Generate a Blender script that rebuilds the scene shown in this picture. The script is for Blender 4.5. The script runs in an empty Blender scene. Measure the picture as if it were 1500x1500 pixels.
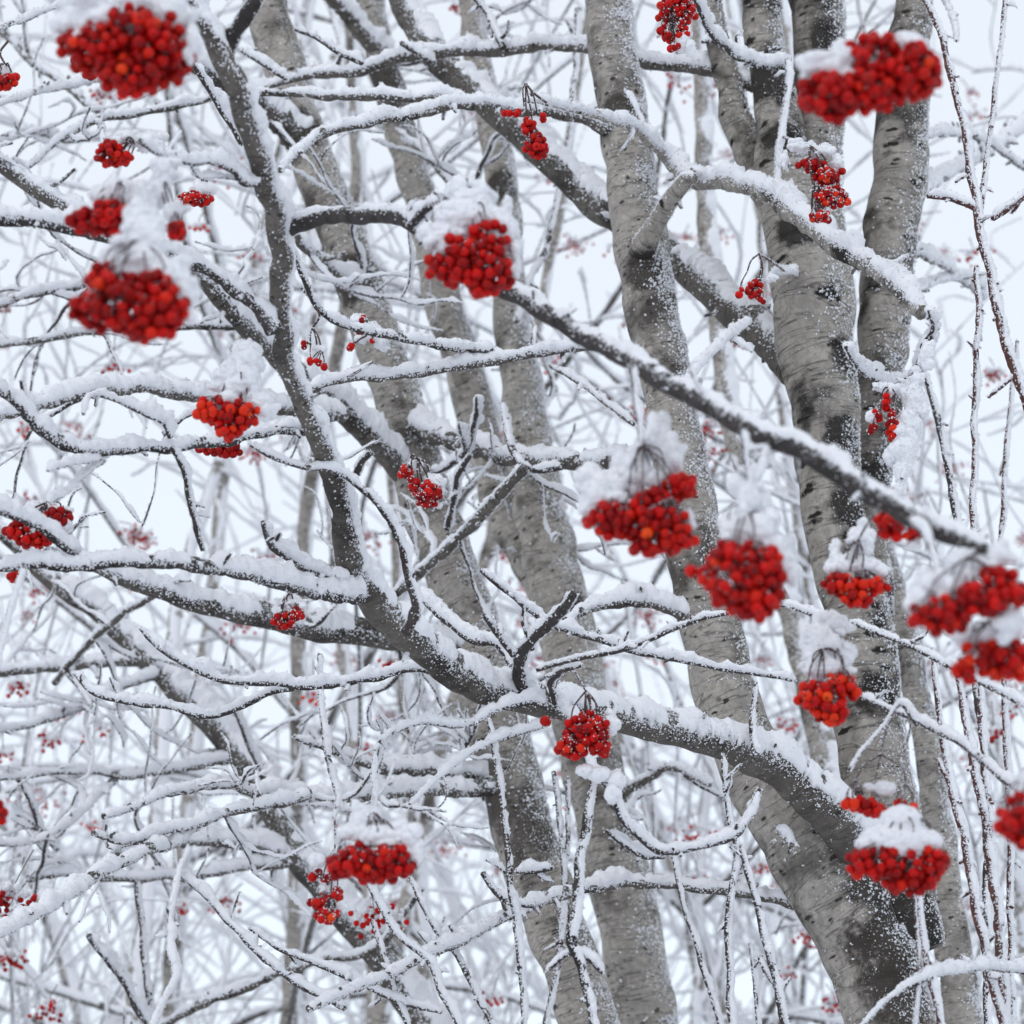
import bpy, math, random
import numpy as np
from mathutils import Vector, Quaternion

# ------------------------------------------------------------------ camera, sky, light, exposure
SC = bpy.context.scene
COL = SC.collection
RNG = np.random.default_rng(11)
random.seed(11)
F = 3600.0                       # focal length in units of 1/1500 of the frame width
PITCH = math.radians(22)
CAM = np.array([0.0, 0.0, 1.6])
FWD = np.array([0, math.cos(PITCH), math.sin(PITCH)])
UPV = np.array([0, -math.sin(PITCH), math.cos(PITCH)])
RGT = np.array([1.0, 0, 0])

cam = bpy.data.objects.new('camera', bpy.data.cameras.new('camera'))
COL.objects.link(cam)
cam.location = CAM
cam.rotation_euler = (math.pi / 2 + PITCH, 0, 0)
cam.data.sensor_width = 36
cam.data.lens = 36 * F / 1500
cam.data.clip_start = 0.05
cam.data.clip_end = 500
cam.data.dof.use_dof = True
cam.data.dof.focus_distance = 2.8
cam.data.dof.aperture_fstop = 9.5
SC.camera = cam

SUN_EL, SUN_AZ = math.radians(50), math.radians(205)   # azimuth clockwise from straight ahead (+Y)
w = bpy.data.worlds.new('World'); SC.world = w; w.use_nodes = True
nt = w.node_tree; nt.nodes.clear()
sky = nt.nodes.new('ShaderNodeTexSky'); sky.sky_type = 'NISHITA'; sky.sun_disc = False
sky.sun_elevation = SUN_EL; sky.sun_rotation = SUN_AZ
bg1 = nt.nodes.new('ShaderNodeBackground'); bg1.inputs[1].default_value = 0.05
nt.links.new(sky.outputs[0], bg1.inputs[0])
bg2 = nt.nodes.new('ShaderNodeBackground')            # the even overcast
bg2.inputs[0].default_value = (0.845, 0.888, 0.918, 1); bg2.inputs[1].default_value = 0.95
add = nt.nodes.new('ShaderNodeAddShader'); out = nt.nodes.new('ShaderNodeOutputWorld')
nt.links.new(bg1.outputs[0], add.inputs[0]); nt.links.new(bg2.outputs[0], add.inputs[1])
nt.links.new(add.outputs[0], out.inputs[0])
sl = bpy.data.lights.new('sun', 'SUN'); sl.energy = 0.5; sl.angle = math.radians(45); sl.color = (1, 0.97, 0.94)
sun = bpy.data.objects.new('sun', sl); COL.objects.link(sun)
sun.rotation_euler = (math.radians(90) - SUN_EL, 0, math.pi - SUN_AZ)
SC.view_settings.view_transform = 'Standard'
try: SC.view_settings.look = 'None'
except Exception: pass
SC.view_settings.exposure = -0.04
SC.view_settings.gamma = 1
SC.cycles.max_bounces = 6
SC.cycles.diffuse_bounces = 4
SC.cycles.use_denoising = True

# ------------------------------------------------------------------ helpers
def ray(u, v):
    return FWD + RGT * ((u - 750) / F) - UPV * ((v - 750) / F)
def P(u, v, Y):
    """world point seen at photo pixel (u,v), standing Y metres in front of the camera"""
    r = ray(u, v); return CAM + r * (Y / r[1])
def depth(p):
    return float(np.dot(np.asarray(p) - CAM, FWD))
def px(p):
    """metres per photo pixel at p"""
    return depth(p) / F

def _h(ix, iy, iz):
    n = (ix * 374761393 + iy * 668265263 + iz * 2147483647 + 974634777) & 0xffffffff
    n = ((n ^ (n >> 13)) * 1274126177) & 0xffffffff
    n = ((n ^ (n >> 16)) * 2246822519) & 0xffffffff
    return ((n ^ (n >> 15)) & 0xffff) / 65535.0
def noise(p):
    p = np.asarray(p, dtype=float); i = np.floor(p).astype(np.int64); f = p - i; f = f * f * (3 - 2 * f)
    r = 0
    for dx in (0, 1):
        wx = f[..., 0] if dx else 1 - f[..., 0]
        for dy in (0, 1):
            wy = f[..., 1] if dy else 1 - f[..., 1]
            for dz in (0, 1):
                wz = f[..., 2] if dz else 1 - f[..., 2]
                r = r + wx * wy * wz * _h(i[..., 0] + dx, i[..., 1] + dy, i[..., 2] + dz)
    return r * 2 - 1
def fbm(p, o=3):
    r = 0; a = 1; s = 0
    for k in range(o):
        r = r + a * noise(np.asarray(p) * 2 ** k + k * 17.3); s += a; a *= 0.55
    return r / s

def make_mesh(name, V, quads=None, tris=None, uv=None, smooth=True, mats=(), fm=None):
    me = bpy.data.meshes.new(name)
    V = np.asarray(V, dtype=np.float32)
    q = np.zeros((0, 4), int) if quads is None or len(quads) == 0 else np.asarray(quads)
    t = np.zeros((0, 3), int) if tris is None or len(tris) == 0 else np.asarray(tris)
    li = np.concatenate([q.ravel(), t.ravel()]).astype(np.int32)
    tot = np.concatenate([np.full(len(q), 4), np.full(len(t), 3)]).astype(np.int32)
    st = np.concatenate([[0], np.cumsum(tot)[:-1]]).astype(np.int32)
    me.vertices.add(len(V)); me.vertices.foreach_set('co', V.ravel())
    me.loops.add(len(li)); me.loops.foreach_set('vertex_index', li)
    me.polygons.add(len(tot)); me.polygons.foreach_set('loop_start', st); me.polygons.foreach_set('loop_total', tot)
    me.polygons.foreach_set('use_smooth', np.full(len(tot), smooth))
    for m in mats: me.materials.append(m)
    if fm is not None: me.polygons.foreach_set('material_index', np.asarray(fm, dtype=np.int32))
    me.update(calc_edges=True)
    if uv is not None:
        l = me.uv_layers.new(name='bark'); l.data.foreach_set('uv', np.asarray(uv, dtype=np.float32)[li].ravel())
    return me
def link(name, me, parent=None):
    o = bpy.data.objects.new(name, me); COL.objects.link(o)
    if parent is not None:
        o.parent = parent; o.location = -Vector(root_loc(parent))
    return o
def root_loc(o):
    v = Vector((0, 0, 0))
    while o is not None: v += o.location; o = o.parent
    return v
def thing(name, loc, label, cat, group=None):
    o = bpy.data.objects.new(name, None); COL.objects.link(o); o.location = Vector(loc)
    o.empty_display_size = 0.05
    o['label'] = label; o['category'] = cat
    if group: o['group'] = group
    return o

# ------------------------------------------------------------------ materials
class N:
    def __init__(s, name):
        s.m = bpy.data.materials.new(name); s.m.use_nodes = True; s.t = s.m.node_tree; s.t.nodes.clear()
        s.out = s.add('OutputMaterial'); s.b = s.add('BsdfPrincipled'); s.l(s.b.outputs[0], s.out.inputs[0])
    def add(s, t, **k):
        n = s.t.nodes.new('ShaderNode' + t)
        for a, v in k.items(): setattr(n, a, v)
        return n
    def l(s, a, b): s.t.links.new(a, b)
    def noise(s, vec, scale, detail=3, rough=0.55):
        n = s.add('TexNoise'); n.inputs['Scale'].default_value = scale; n.inputs['Detail'].default_value = detail
        n.inputs['Roughness'].default_value = rough; s.l(vec, n.inputs['Vector']); return n.outputs[0]
    def mapr(s, v, a, b, c=0, d=1):
        n = s.add('MapRange'); n.inputs[1].default_value = a; n.inputs[2].default_value = b
        n.inputs[3].default_value = c; n.inputs[4].default_value = d; s.l(v, n.inputs[0]); return n.outputs[0]
    def mix(s, f, a, b):
        n = s.add('Mix', data_type='RGBA')
        for i, x in ((0, f), (6, a), (7, b)):
            if isinstance(x, (tuple, float, int)): n.inputs[i].default_value = x if not isinstance(x, tuple) else (*x, 1)
            else: s.l(x, n.inputs[i])
        return n.outputs[2]
    def math(s, op, a, b=0.0):
        n = s.add('Math', operation=op)
        for i, x in ((0, a), (1, b)):
            if isinstance(x, (float, int)): n.inputs[i].default_value = x
            else: s.l(x, n.inputs[i])
        return n.outputs[0]
    def scale(s, vec, sc):
        n = s.add('VectorMath', operation='MULTIPLY'); s.l(vec, n.inputs[0]); n.inputs[1].default_value = sc; return n.outputs[0]
    def bump(s, h, dist, strength=0.5):
        n = s.add('Bump'); n.inputs['Distance'].default_value = dist; n.inputs['Strength'].default_value = strength
        s.l(h, n.inputs['Height']); s.l(n.outputs[0], s.b.inputs['Normal'])

def snow_mat():
    n = N('snow'); g = n.add('NewGeometry').outputs['Position']
    f = n.noise(g, 420, 3, 0.7)
    c = n.mix(n.noise(g, 30, 2), (0.74, 0.75, 0.79), (0.83, 0.835, 0.865))
    n.l(c, n.b.inputs['Base Color']); n.b.inputs['Roughness'].default_value = 0.75
    n.b.inputs['Specular IOR Level'].default_value = 0.25
    n.bump(f, 0.0016, 0.5)
    return n.m
SNOW = snow_mat()

def bark_mat(name, c0, c1, dark, lent, crack, patch, frost, fx=0.5, lsc=(44, 100), stains=(), lr=0.62):
    n = N(name); uv = n.add('UVMap', uv_map='bark').outputs[0]
    geo = n.add('NewGeometry'); pos = geo.outputs['Position']
    col = n.mix(n.mapr(n.noise(pos, 22, 4, 0.6), 0.3, 0.7), c0, c1)
    col = n.mix(n.mapr(n.noise(pos, 120, 4, 0.7), 0.42, 0.68), col, tuple(x * 0.5 for x in c0))
    # soft large dark patches
    pm = n.mapr(n.noise(pos, 8.5, 5, 0.66), 0.51, 0.64, 0, patch)
    col = n.mix(pm, col, dark)
    for (su, sv, sy, sr) in stains:
        dn = n.add('VectorMath', operation='DISTANCE'); n.l(pos, dn.inputs[0]); dn.inputs[1].default_value = P(su, sv, sy)
        e = n.math('ADD', n.math('DIVIDE', dn.outputs['Value'], sr), n.mapr(n.noise(pos, 42, 4, 0.7), 0, 1, -.75, .75))
        col = n.mix(n.mapr(e, 0.75, 1.1, .93, 0), col, dark)
    # dashes across the bark
    vo = n.add('TexVoronoi', voronoi_dimensions='2D'); vo.inputs['Scale'].default_value = 1
    wob = n.add('VectorMath', operation='ADD')
    n.l(n.scale(uv, (*lsc, 1)), wob.inputs[0])
    nz = n.add('TexNoise'); nz.inputs['Scale'].default_value = 90; n.l(pos, nz.inputs['Vector']); n.l(n.scale(nz.outputs[1], (0.5, 0.5, 0)), wob.inputs[1])
    n.l(wob.outputs[0], vo.inputs['Vector'])
    vr = n.add('SeparateColor'); n.l(vo.outputs['Color'], vr.inputs[0])
    rad = n.mapr(vr.outputs[0], lr, 1.0, 0.0, 0.34)
    dash = n.mapr(n.math('SUBTRACT', rad, vo.outputs['Distance']), 0.0, 0.12, 0, lent)
    col = n.mix(dash, col, dark)
    # long thin ring cracks
    cr = n.noise(n.scale(uv, (7, 60, 1)), 1.0, 3, 0.6)
    crm = n.mapr(n.math('ABSOLUTE', n.math('SUBTRACT', cr, 0.5)), 0.0, 0.022, crack, 0)
    col = n.mix(crm, col, tuple(x * 0.8 for x in dark))
    # frost stuck to the bark, thickest on the windward side
    d = n.add('VectorMath', operation='DOT_PRODUCT'); n.l(geo.outputs['Normal'], d.inputs[0]); d.inputs[1].default_value = (0.8, -0.25, 0.55)
    fr = n.math('ADD', n.noise(pos, 330, 3, 0.7), n.math('MULTIPLY', n.noise(pos, 26, 2), 0.28))
    fr = n.math('ADD', fr, n.math('MULTIPLY', d.outputs['Value'], 0.11 * fx / 0.5))
    frm = n.mapr(fr, 0.80 - 0.12 * frost, 0.86 - 0.12 * frost)
    h = n.math('ADD', n.math('MULTIPLY', frm, 1.2), n.math('MULTIPLY', n.noise(pos, 160, 4, 0.7), 0.8))
    h = n.math('SUBTRACT', h, n.math('MULTIPLY', dash, 0.6))
    col = n.mix(frm, col, (0.82, 0.84, 0.88))
    n.l(col, n.b.inputs['Base Color'])
    n.b.inputs['Roughness'].default_value = 0.85; n.b.inputs['Specular IOR Level'].default_value = 0.2
    n.bump(h, 0.0025, 0.7)
    return n.m
# places where the bark itself is dark, wet or lichen-black: (u, v, Y, radius in m)
STAINS = [(1345, 1370, 2.95, .075), (1290, 1290, 2.93, .05), (1330, 1450, 2.93, .06), (1255, 1380, 2.93, .035), (1250, 520, 2.98, .035), (1238, 640, 2.98, .035), (1245, 740, 2.98, .03),
          (1300, 900, 2.97, .03), (1285, 1010, 2.97, .035), (1135, 110, 2.99, .05), (1148, 200, 2.98, .035), (1170, 330, 2.97, .035), (1345, 180, 3.03, .035), (1325, 290, 3.02, .04), (1312, 440, 3.02, .04),
          (1215, 60, 3.0, .035), (950, 395, 2.97, .035), (905, 160, 2.97, .025), (430, 195, 3.47, .05), (848, 880, 3.85, .03),
          (735, 270, 3.87, .04), (560, 110, 3.97, .05), (520, 410, 3.47, .05)]
BARK = {
    'pale': bark_mat('pale_bark', (0.47, 0.432, 0.388), (0.29, 0.268, 0.243), (0.045, 0.038, 0.033), 1, 0.7, 0.85, 0.15, stains=STAINS),
    'grey': bark_mat('grey_bark', (0.41, 0.376, 0.335), (0.245, 0.225, 0.203), (0.022, 0.019, 0.017), 1, 0.7, 0.97, 0.25, lsc=(30, 66), stains=STAINS, lr=0.5),
    'bold': bark_mat('bold_bark', (0.455, 0.418, 0.373), (0.265, 0.244, 0.22), (0.02, 0.017, 0.015), 1, 0.75, 0.9, 0.15, lsc=(21, 46), stains=STAINS, lr=0.30),
    'limb': bark_mat('limb_bark', (0.165, 0.148, 0.13), (0.085, 0.076, 0.068), (0.03, 0.026, 0.024), 0.8, 0.5, 0.85, 0.4),
    'dark': bark_mat('dark_bark', (0.08, 0.071, 0.068), (0.046, 0.041, 0.04), (0.02, 0.018, 0.018), 0.5, 0.2, 0.7, 0.4),
    'twig': bark_mat('twig_bark', (0.085, 0.07, 0.068), (0.05, 0.042, 0.043), (0.02, 0.017, 0.018), 0.3, 0.0, 0.4, 0.5),
    'shoot': bark_mat('shoot_bark', (0.15, 0.062, 0.052), (0.09, 0.045, 0.042), (0.03, 0.02, 0.02), 0.3, 0.0, 0.4, 0.6),
    'far': bark_mat('far_bark', (0.15, 0.138, 0.13), (0.10, 0.093, 0.088), (0.05, 0.046, 0.045), 0.4, 0.0, 0.4, 0.6),
}
def berry_mat(name, a, b, c):
    n = N(name); oi = n.add('ObjectInfo')
    g = n.add('TexCoord').outputs['Object']
    col = n.mix(n.mapr(oi.outputs['Random'], 0.0, 0.8), a, b)
    col = n.mix(n.mapr(oi.outputs['Random'], 0.8, 1.0, 0, 0.9), col, c)
    col = n.mix(n.mapr(n.noise(g, 260, 3), 0.45, 0.75, 0, 0.5), col, b)
    n.l(col, n.b.inputs['Base Color']); n.b.inputs['Roughness'].default_value = 0.42
    n.b.inputs['Specular IOR Level'].default_value = 0.14
    n.b.inputs['Subsurface Weight'].default_value = 0.3
    n.b.inputs['Subsurface Radius'].default_value = (0.004, 0.0008, 0.0005); n.b.inputs['Subsurface Scale'].default_value = 0.6
    return n.m
RED = berry_mat('red_berry_skin', (0.59, 0.0065, 0.005), (0.22, 0.002, 0.003), (0.64, 0.016, 0.006))
ORANGE = berry_mat('orange_berry_skin', (0.70, 0.035, 0.007), (0.55, 0.009, 0.005), (0.78, 0.085, 0.010))
def plain(name, c, r=0.8):
    n = N(name); p = n.add('NewGeometry').outputs['Position']
    n.l(n.mix(n.noise(p, 200, 3), c, tuple(x * 0.6 for x in c)), n.b.inputs['Base Color']); n.b.inputs['Roughness'].default_value = r
    return n.m
CALYX = plain('calyx', (0.05, 0.012, 0.01)); STALK = plain('stalk_bark', (0.085, 0.045, 0.045))

# ------------------------------------------------------------------ ground
def ground():
    n = 90; r = np.linspace(-1, 1, n); r = np.sign(r) * np.abs(r) ** 2.2 * 220
    X, Yy = np.meshgrid(r, r + 4); p = np.stack([X, Yy, np.zeros_like(X)], -1)
    Z = 0.10 * fbm(p * 0.5 + 3.1) + 0.03 * noise(p * 2.3)
    V = np.stack([X, Yy, Z], -1).reshape(-1, 3); i = np.arange(n * n).reshape(n, n)
    Q = np.stack([i[:-1, :-1], i[:-1, 1:], i[1:, 1:], i[1:, :-1]], -1).reshape(-1, 4)
    o = link('ground', make_mesh('ground', V, Q, mats=[SNOW])); o['kind'] = 'structure'; o['label'] = 'snow covered ground beneath the trees'
ground()

# ------------------------------------------------------------------ branches
WIND = np.array([0.42, -0.12, 1.0]); WIND /= np.linalg.norm(WIND)

def resample(pts, rad, step):
    pts = np.asarray(pts, float); rad = np.asarray(rad, float); n = len(pts)
    a = np.vstack([2 * pts[0] - pts[1], pts, 2 * pts[-1] - pts[-2]]); ra = np.concatenate([[rad[0]], rad, [rad[-1]]])
    C = []; R = []
    for i in range(n - 1):
        p0, p1, p2, p3 = a[i:i + 4]; L = np.linalg.norm(p2 - p1); k = max(2, int(math.ceil(L / step)))
        t = (np.arange(k) / k)[:, None]
        m1 = (p2 - p0) / 2; m2 = (p3 - p1) / 2
        for m in (m1, m2):
            ml = np.linalg.norm(m)
            if ml > 1.1 * L: m *= 1.1 * L / ml
        h = (2 * t**3 - 3 * t**2 + 1) * p1 + (t**3 - 2 * t**2 + t) * m1 + (-2 * t**3 + 3 * t**2) * p2 + (t**3 - t**2) * m2
        C.append(h); s = t[:, 0]; R.append(ra[i + 1] * (1 - s) + ra[i + 2] * s)
    C.append(pts[-1:]); R.append(rad[-1:])
    return np.vstack(C), np.concatenate(R)
def frames(C):
    T = np.gradient(C, axis=0); T /= np.linalg.norm(T, axis=1)[:, None] + 1e-12
    Nn = np.zeros_like(T); a = np.array([0.3, 0.9, 0.1]) if abs(T[0][2]) > 0.8 else np.array([0, 0, 1.0])
    v = a - T[0] * a.dot(T[0]); v /= np.linalg.norm(v); Nn[0] = v
    for i in range(1, len(T)):
        v = v - T[i] * v.dot(T[i]); v /= np.linalg.norm(v); Nn[i] = v
    return T, Nn, np.cross(T, Nn)
def ringmesh(n, K):
    i = np.arange(n * K).reshape(n, K); j = np.roll(i, -1, axis=1)
    return np.stack([i[:-1], j[:-1], j[1:], i[1:]], -1).reshape(-1, 4)

def bark_tube(C, R, K, rough=0.08, seam=True):
    """tube with bark coordinates in metres; returns V, quads, tris, uv"""
    n = len(C); T, A, B = frames(C)
    ang = np.linspace(0, 2 * math.pi, K + 1) if seam else np.linspace(0, 2 * math.pi, K + 1)
    ca, sa = np.cos(ang), np.sin(ang)
    D = A[:, None] * ca[None, :, None] + B[:, None] * sa[None, :, None]
    pos = C[:, None] + D * R[:, None, None]
    f = 0.25 / max(R.mean(), 0.002)
    rr = R[:, None] * (1 + rough * 1.2 * noise(pos * f * 1.3) + rough * noise(pos * f * 4 + 9))
    V = C[:, None] + D * rr[..., None]
    L = np.concatenate([[0], np.cumsum(np.linalg.norm(np.diff(C, axis=0), axis=1))])
    uv = np.stack([np.broadcast_to(ang[None] * max(R.mean(), 0.003), (n, K + 1)), np.broadcast_to(L[:, None], (n, K + 1))], -1)
    i = np.arange(n * (K + 1)).reshape(n, K + 1)
    Q = np.stack([i[:-1, :-1], i[:-1, 1:], i[1:, 1:], i[1:, :-1]], -1).reshape(-1, 4)
    V = V.reshape(-1, 3); uv = uv.reshape(-1, 2)
    tri = []
    for row, c, sgn in ((0, C[0] - T[0] * R[0] * 0.4, 1), (n - 1, C[-1] + T[-1] * R[-1] * 0.5, -1)):
        V = np.vstack([V, c]); uv = np.vstack([uv, uv[i[row, 0]]]); k = len(V) - 1
        for a in range(K): tri.append((i[row, a + 1], i[row, a], k) if sgn > 0 else (i[row, a], i[row, a + 1], k))
    return V, Q, np.array(tri), uv

OCT = np.array([[1, 0, 0], [-1, 0, 0], [0, 1, 0], [0, -1, 0], [0, 0, 1], [0, 0, -1]], float)
OCTF = np.array([[0, 2, 4], [2, 1, 4], [1, 3, 4], [3, 0, 4], [2, 0, 5], [1, 2, 5], [3, 1, 5], [0, 3, 5]])
def specks(centres, sizes, stretch=1.8):
    n = len(centres)
    if n == 0: return np.zeros((0, 3)), np.zeros((0, 3), int)
    q = RNG.normal(size=(n, 3, 3)); u = q[:, 0] / np.linalg.norm(q[:, 0], axis=1)[:, None]
    v = q[:, 1] - u * (q[:, 1] * u).sum(1)[:, None]; v /= np.linalg.norm(v, axis=1)[:, None]; ww = np.cross(u, v)
    s = np.stack([RNG.uniform(1, stretch, n), RNG.uniform(0.6, 1.1, n), RNG.uniform(0.6, 1.1, n)], -1) * sizes[:, None]
    M = np.stack([u, v, ww], 1) * s[..., None]
    V = centres[:, None] + np.einsum('ka,nab->nkb', OCT, M)
    Fc = OCTF[None] + (np.arange(n) * 6)[:, None, None]
    return V.reshape(-1, 3), Fc.reshape(-1, 3)

def snow_tube(C, R, mp, amount, K=18, spk=1.0, cover=0.05, bulk=None, slab=True):
    """snow lying along a branch: a ragged cap on the upper and windward side plus frost grains"""
    n = len(C); T, _, _ = frames(C)
    w_ = WIND[None] - T * (T @ WIND)[:, None]; k = np.linalg.norm(w_, axis=1); A = w_ / (k[:, None] + 1e-6); B = np.cross(T, A)
    for i in range(1, n):
        if k[i] < 0.12: A[i] = A[i - 1]; B[i] = B[i - 1]
    ang = np.linspace(-math.pi, math.pi, K, endpoint=False); ca, sa = np.cos(ang), np.sin(ang)
    D = A[:, None] * ca[None, :, None] + B[:, None] * sa[None, :, None]
    W = 2 * R; wpx = W.mean() / mp
    th = (bulk if bulk is not None else (3.9 * mp + 0.17 * np.minimum(W, 40 * mp))) * amount * np.clip(k * 1.25 - 0.22, 0.06, 1.0)
    pos = C[:, None] + D * R[:, None, None]
    big = fbm(C / (30 * mp) + 5.2, 2)
    gap = np.clip(0.95 + (1.5 / max(amount, .8)) * big[:, None] + 0.45 * noise(pos / (10 * mp) + 8), 0.0, 2.0)
    cmid = -cover + 0.30 * (1 - k) + 0.22 * (1 - np.clip(1 + .9 * big, 0, 1))
    c0 = cmid[:, None] + 0.20 * noise(pos / (9 * mp)) + 0.20 * noise(pos / (3.4 * mp)) + .12 * noise(pos / (1.6 * mp))
    g = np.clip((ca[None] - c0) / (1.0 - c0), 0, 1) ** 0.62
    pos = pos + D * (th[:, None] * gap * g)[..., None]
    g = np.where(gap < .22, 0, g)
    lump = 1 + (.3 if wpx > 30 else .5 if amount > 1.7 else 0.42) * noise(pos / (11 * mp) + 3) + 0.22 * noise(pos / (5 * mp)) + 0.14 * noise(pos / (2.8 * mp))
    r = np.where(g > 0, R[:, None] * 1.0 + th[:, None] * gap * lump * g, 0.86 * R[:, None])
    taper = np.minimum(1, np.minimum(np.arange(n), np.arange(n)[::-1]) / 3.0)
    r = 0.86 * R[:, None] * (1 - taper[:, None]) + r * taper[:, None]
    if not slab: r = np.minimum(r, R[:, None] * .86)
    V = (C[:, None] + D * r[..., None])
    # frost grains: on the cap, along its ragged rim and scattered over the bark
    L = np.linalg.norm(np.diff(C, axis=0), axis=1).sum() / mp
    cs = []; sz = []
    def put(i, th_, lift, s0, s1):
        db = A[i] * np.cos(th_)[:, None] + B[i] * np.sin(th_)[:, None]; m = len(i)
        cs.append(C[i] + db * (R[i] * 1.0 + lift)[:, None] + T[i] * ((RNG.random(m) - .5) * 4 * mp)[:, None]); sz.append(RNG.uniform(s0, s1, m) ** 1.25 * mp)
    if slab:
        ne = int(L * (2.2 if K > 12 else .9) * spk * min(1, amount + .3))
        ii = RNG.integers(0, n, ne); jj = RNG.integers(0, K, ne); keep = g[ii, jj] > 0
        cs.append(V[ii, jj][keep] + RNG.normal(size=(keep.sum(), 3)) * 0.7 * mp); sz.append(RNG.uniform(.55, 1.5, keep.sum()) ** 1.2 * mp)
        nr = int(L * 2.0 * spk * (1 + wpx / 60)); ii = RNG.integers(0, n, nr)
        tb = np.arccos(np.clip(cmid[ii], -.95, .95)) + RNG.normal(0, .12, nr) + RNG.exponential(.26, nr) * (RNG.random(nr) < .7)
        put(ii, np.minimum(tb, 3.0) * RNG.choice([-1, 1], nr), RNG.uniform(-.2, .8, nr) * mp, .5, 1.7)
    nb = int(L * wpx * 0.010 * spk) + int(L * 0.15 * spk); ii = RNG.integers(0, n, nb)
    aa = RNG.normal(0, 1.15, nb); keep = noise(C[ii] / (14 * mp) + aa[:, None]) > RNG.uniform(-.7, .4, nb)
    put(ii[keep], aa[keep], np.zeros(keep.sum()), .4, 1.9)
    if wpx > 26:                       # windward frost on trunks: dense at the weather side, thinning out round the stem
        nt_ = int(L * wpx * .075 * spk); ii = RNG.integers(0, n, nt_); aa = RNG.normal(0, .62, nt_) + .15
        q = C[ii] + (A[ii] * np.cos(aa)[:, None] + B[ii] * np.sin(aa)[:, None]) * R[ii][:, None]
        cl = fbm(q / (22 * mp), 3); keep = (cl + .55 * np.cos(aa) - .30 > RNG.uniform(-.25, .45, nt_))
        ii = ii[keep]; put(ii, aa[keep], RNG.uniform(-.3, 1.0, len(ii)) * mp, .5, 2.0)
    cs = np.vstack(cs); sv, sf = specks(cs, np.concatenate(sz))
    if not slab: return sv, None, sf
    V = V.reshape(-1, 3); Q = ringmesh(n, K); sf = sf + len(V)
    return np.vstack([V, sv]), Q, sf

def build_branch(parent, name, pts, rad, bark, snow=1.0, mp=None, K=None, spk=1.0, cover=0.05, step=None, wob=1.0, bulk=None, slab=True, spurs=0.0):
    extra = []; pts = np.asarray(pts); rad = np.asarray(rad)
    if mp is None: mp = np.mean([px(p) for p in pts])
    step = step or (2.6 if rad.mean() / mp > 11 else 3.4) * mp
    C, R = resample(pts, rad, step)
    f = 1 / (40 * mp)
    C = C + wob * np.stack([noise(C * f + s) for s in (1.7, 31.1, 77.7)], -1) * np.minimum(R * 0.35, 3.0 * mp)[:, None]
    wpx = 2 * R.mean() / mp
    if wpx < 24: R = R * (1 + .20 * noise(C / (15 * mp)) + .10 * noise(C / (6 * mp)))
    K = K or int(np.clip(8 + wpx / 4, 9, 30))
    V, Q, Tt, uv = bark_tube(C, R, K)
    if spurs and len(C) > 14:             # buds and short dead spurs along the wood
        T = np.gradient(C, axis=0); L = np.linalg.norm(T, axis=1).sum() / mp
        T /= np.linalg.norm(T, axis=1)[:, None]; accV, accQ, accT, accU = [V], [Q], [Tt], [uv]; off = len(V)
        for _ in range(RNG.poisson(L / 55 * spurs)):
            i = RNG.integers(5, len(C) - 5); sd = RNG.normal(size=3) + WIND * .5; sd -= T[i] * sd.dot(T[i]) * .9; sd = sd / np.linalg.norm(sd) + T[i] * RNG.choice([-1, 1]) * .5
            l = RNG.choice([5, 8, 16, 30], p=[.42, .3, .18, .10]) * mp * RNG.uniform(.8, 1.3) + R[i]; r0 = min(R[i] * .55, 3.6 * mp)
            p = [C[i], C[i] + sd * l * .55 + RNG.normal(size=3) * l * .07, C[i] + sd * l + RNG.normal(size=3) * l * .1]
            c2, r2 = resample(p, [r0 * 1.15, r0 * .85, r0 * .6], 3.5 * mp); v, q, t, u_ = bark_tube(c2, r2, 6, .15)
            accV.append(v); accQ.append(q + off); accT.append(t + off); accU.append(u_); off += len(v)
            if snow > 0 and l > 9 * mp: extra.append((c2[1:], r2[1:]))
        V, Q, Tt, uv = np.vstack(accV), np.vstack(accQ), np.vstack(accT), np.vstack(accU)
    o = link(name, make_mesh(name, V, Q, Tt, uv, mats=[BARK[bark]]), parent)
    if snow > 0:
        V, Q, Tt = snow_tube(C, R, mp, snow, K=int(np.clip(13 + wpx / 1.9, 14, 40)), spk=spk, cover=cover, bulk=bulk, slab=slab)
        for c2, r2 in extra:
            v, q, t = snow_tube(c2, r2, mp, snow, K=12, spk=.5); Q = np.vstack([Q, q + len(V)]) if Q is not None else q + len(V); Tt = np.vstack([Tt, t + len(V)]); V = np.vstack([V, v])
        link('snow', make_mesh('snow', V, Q, Tt, mats=[SNOW]), o)
    return o

TREES = {}; HOSTS = []
def tree(key, name, base, label, cat='tree', group=None):
    TREES[key] = thing(name, base, label, cat, group); return TREES[key]

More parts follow.
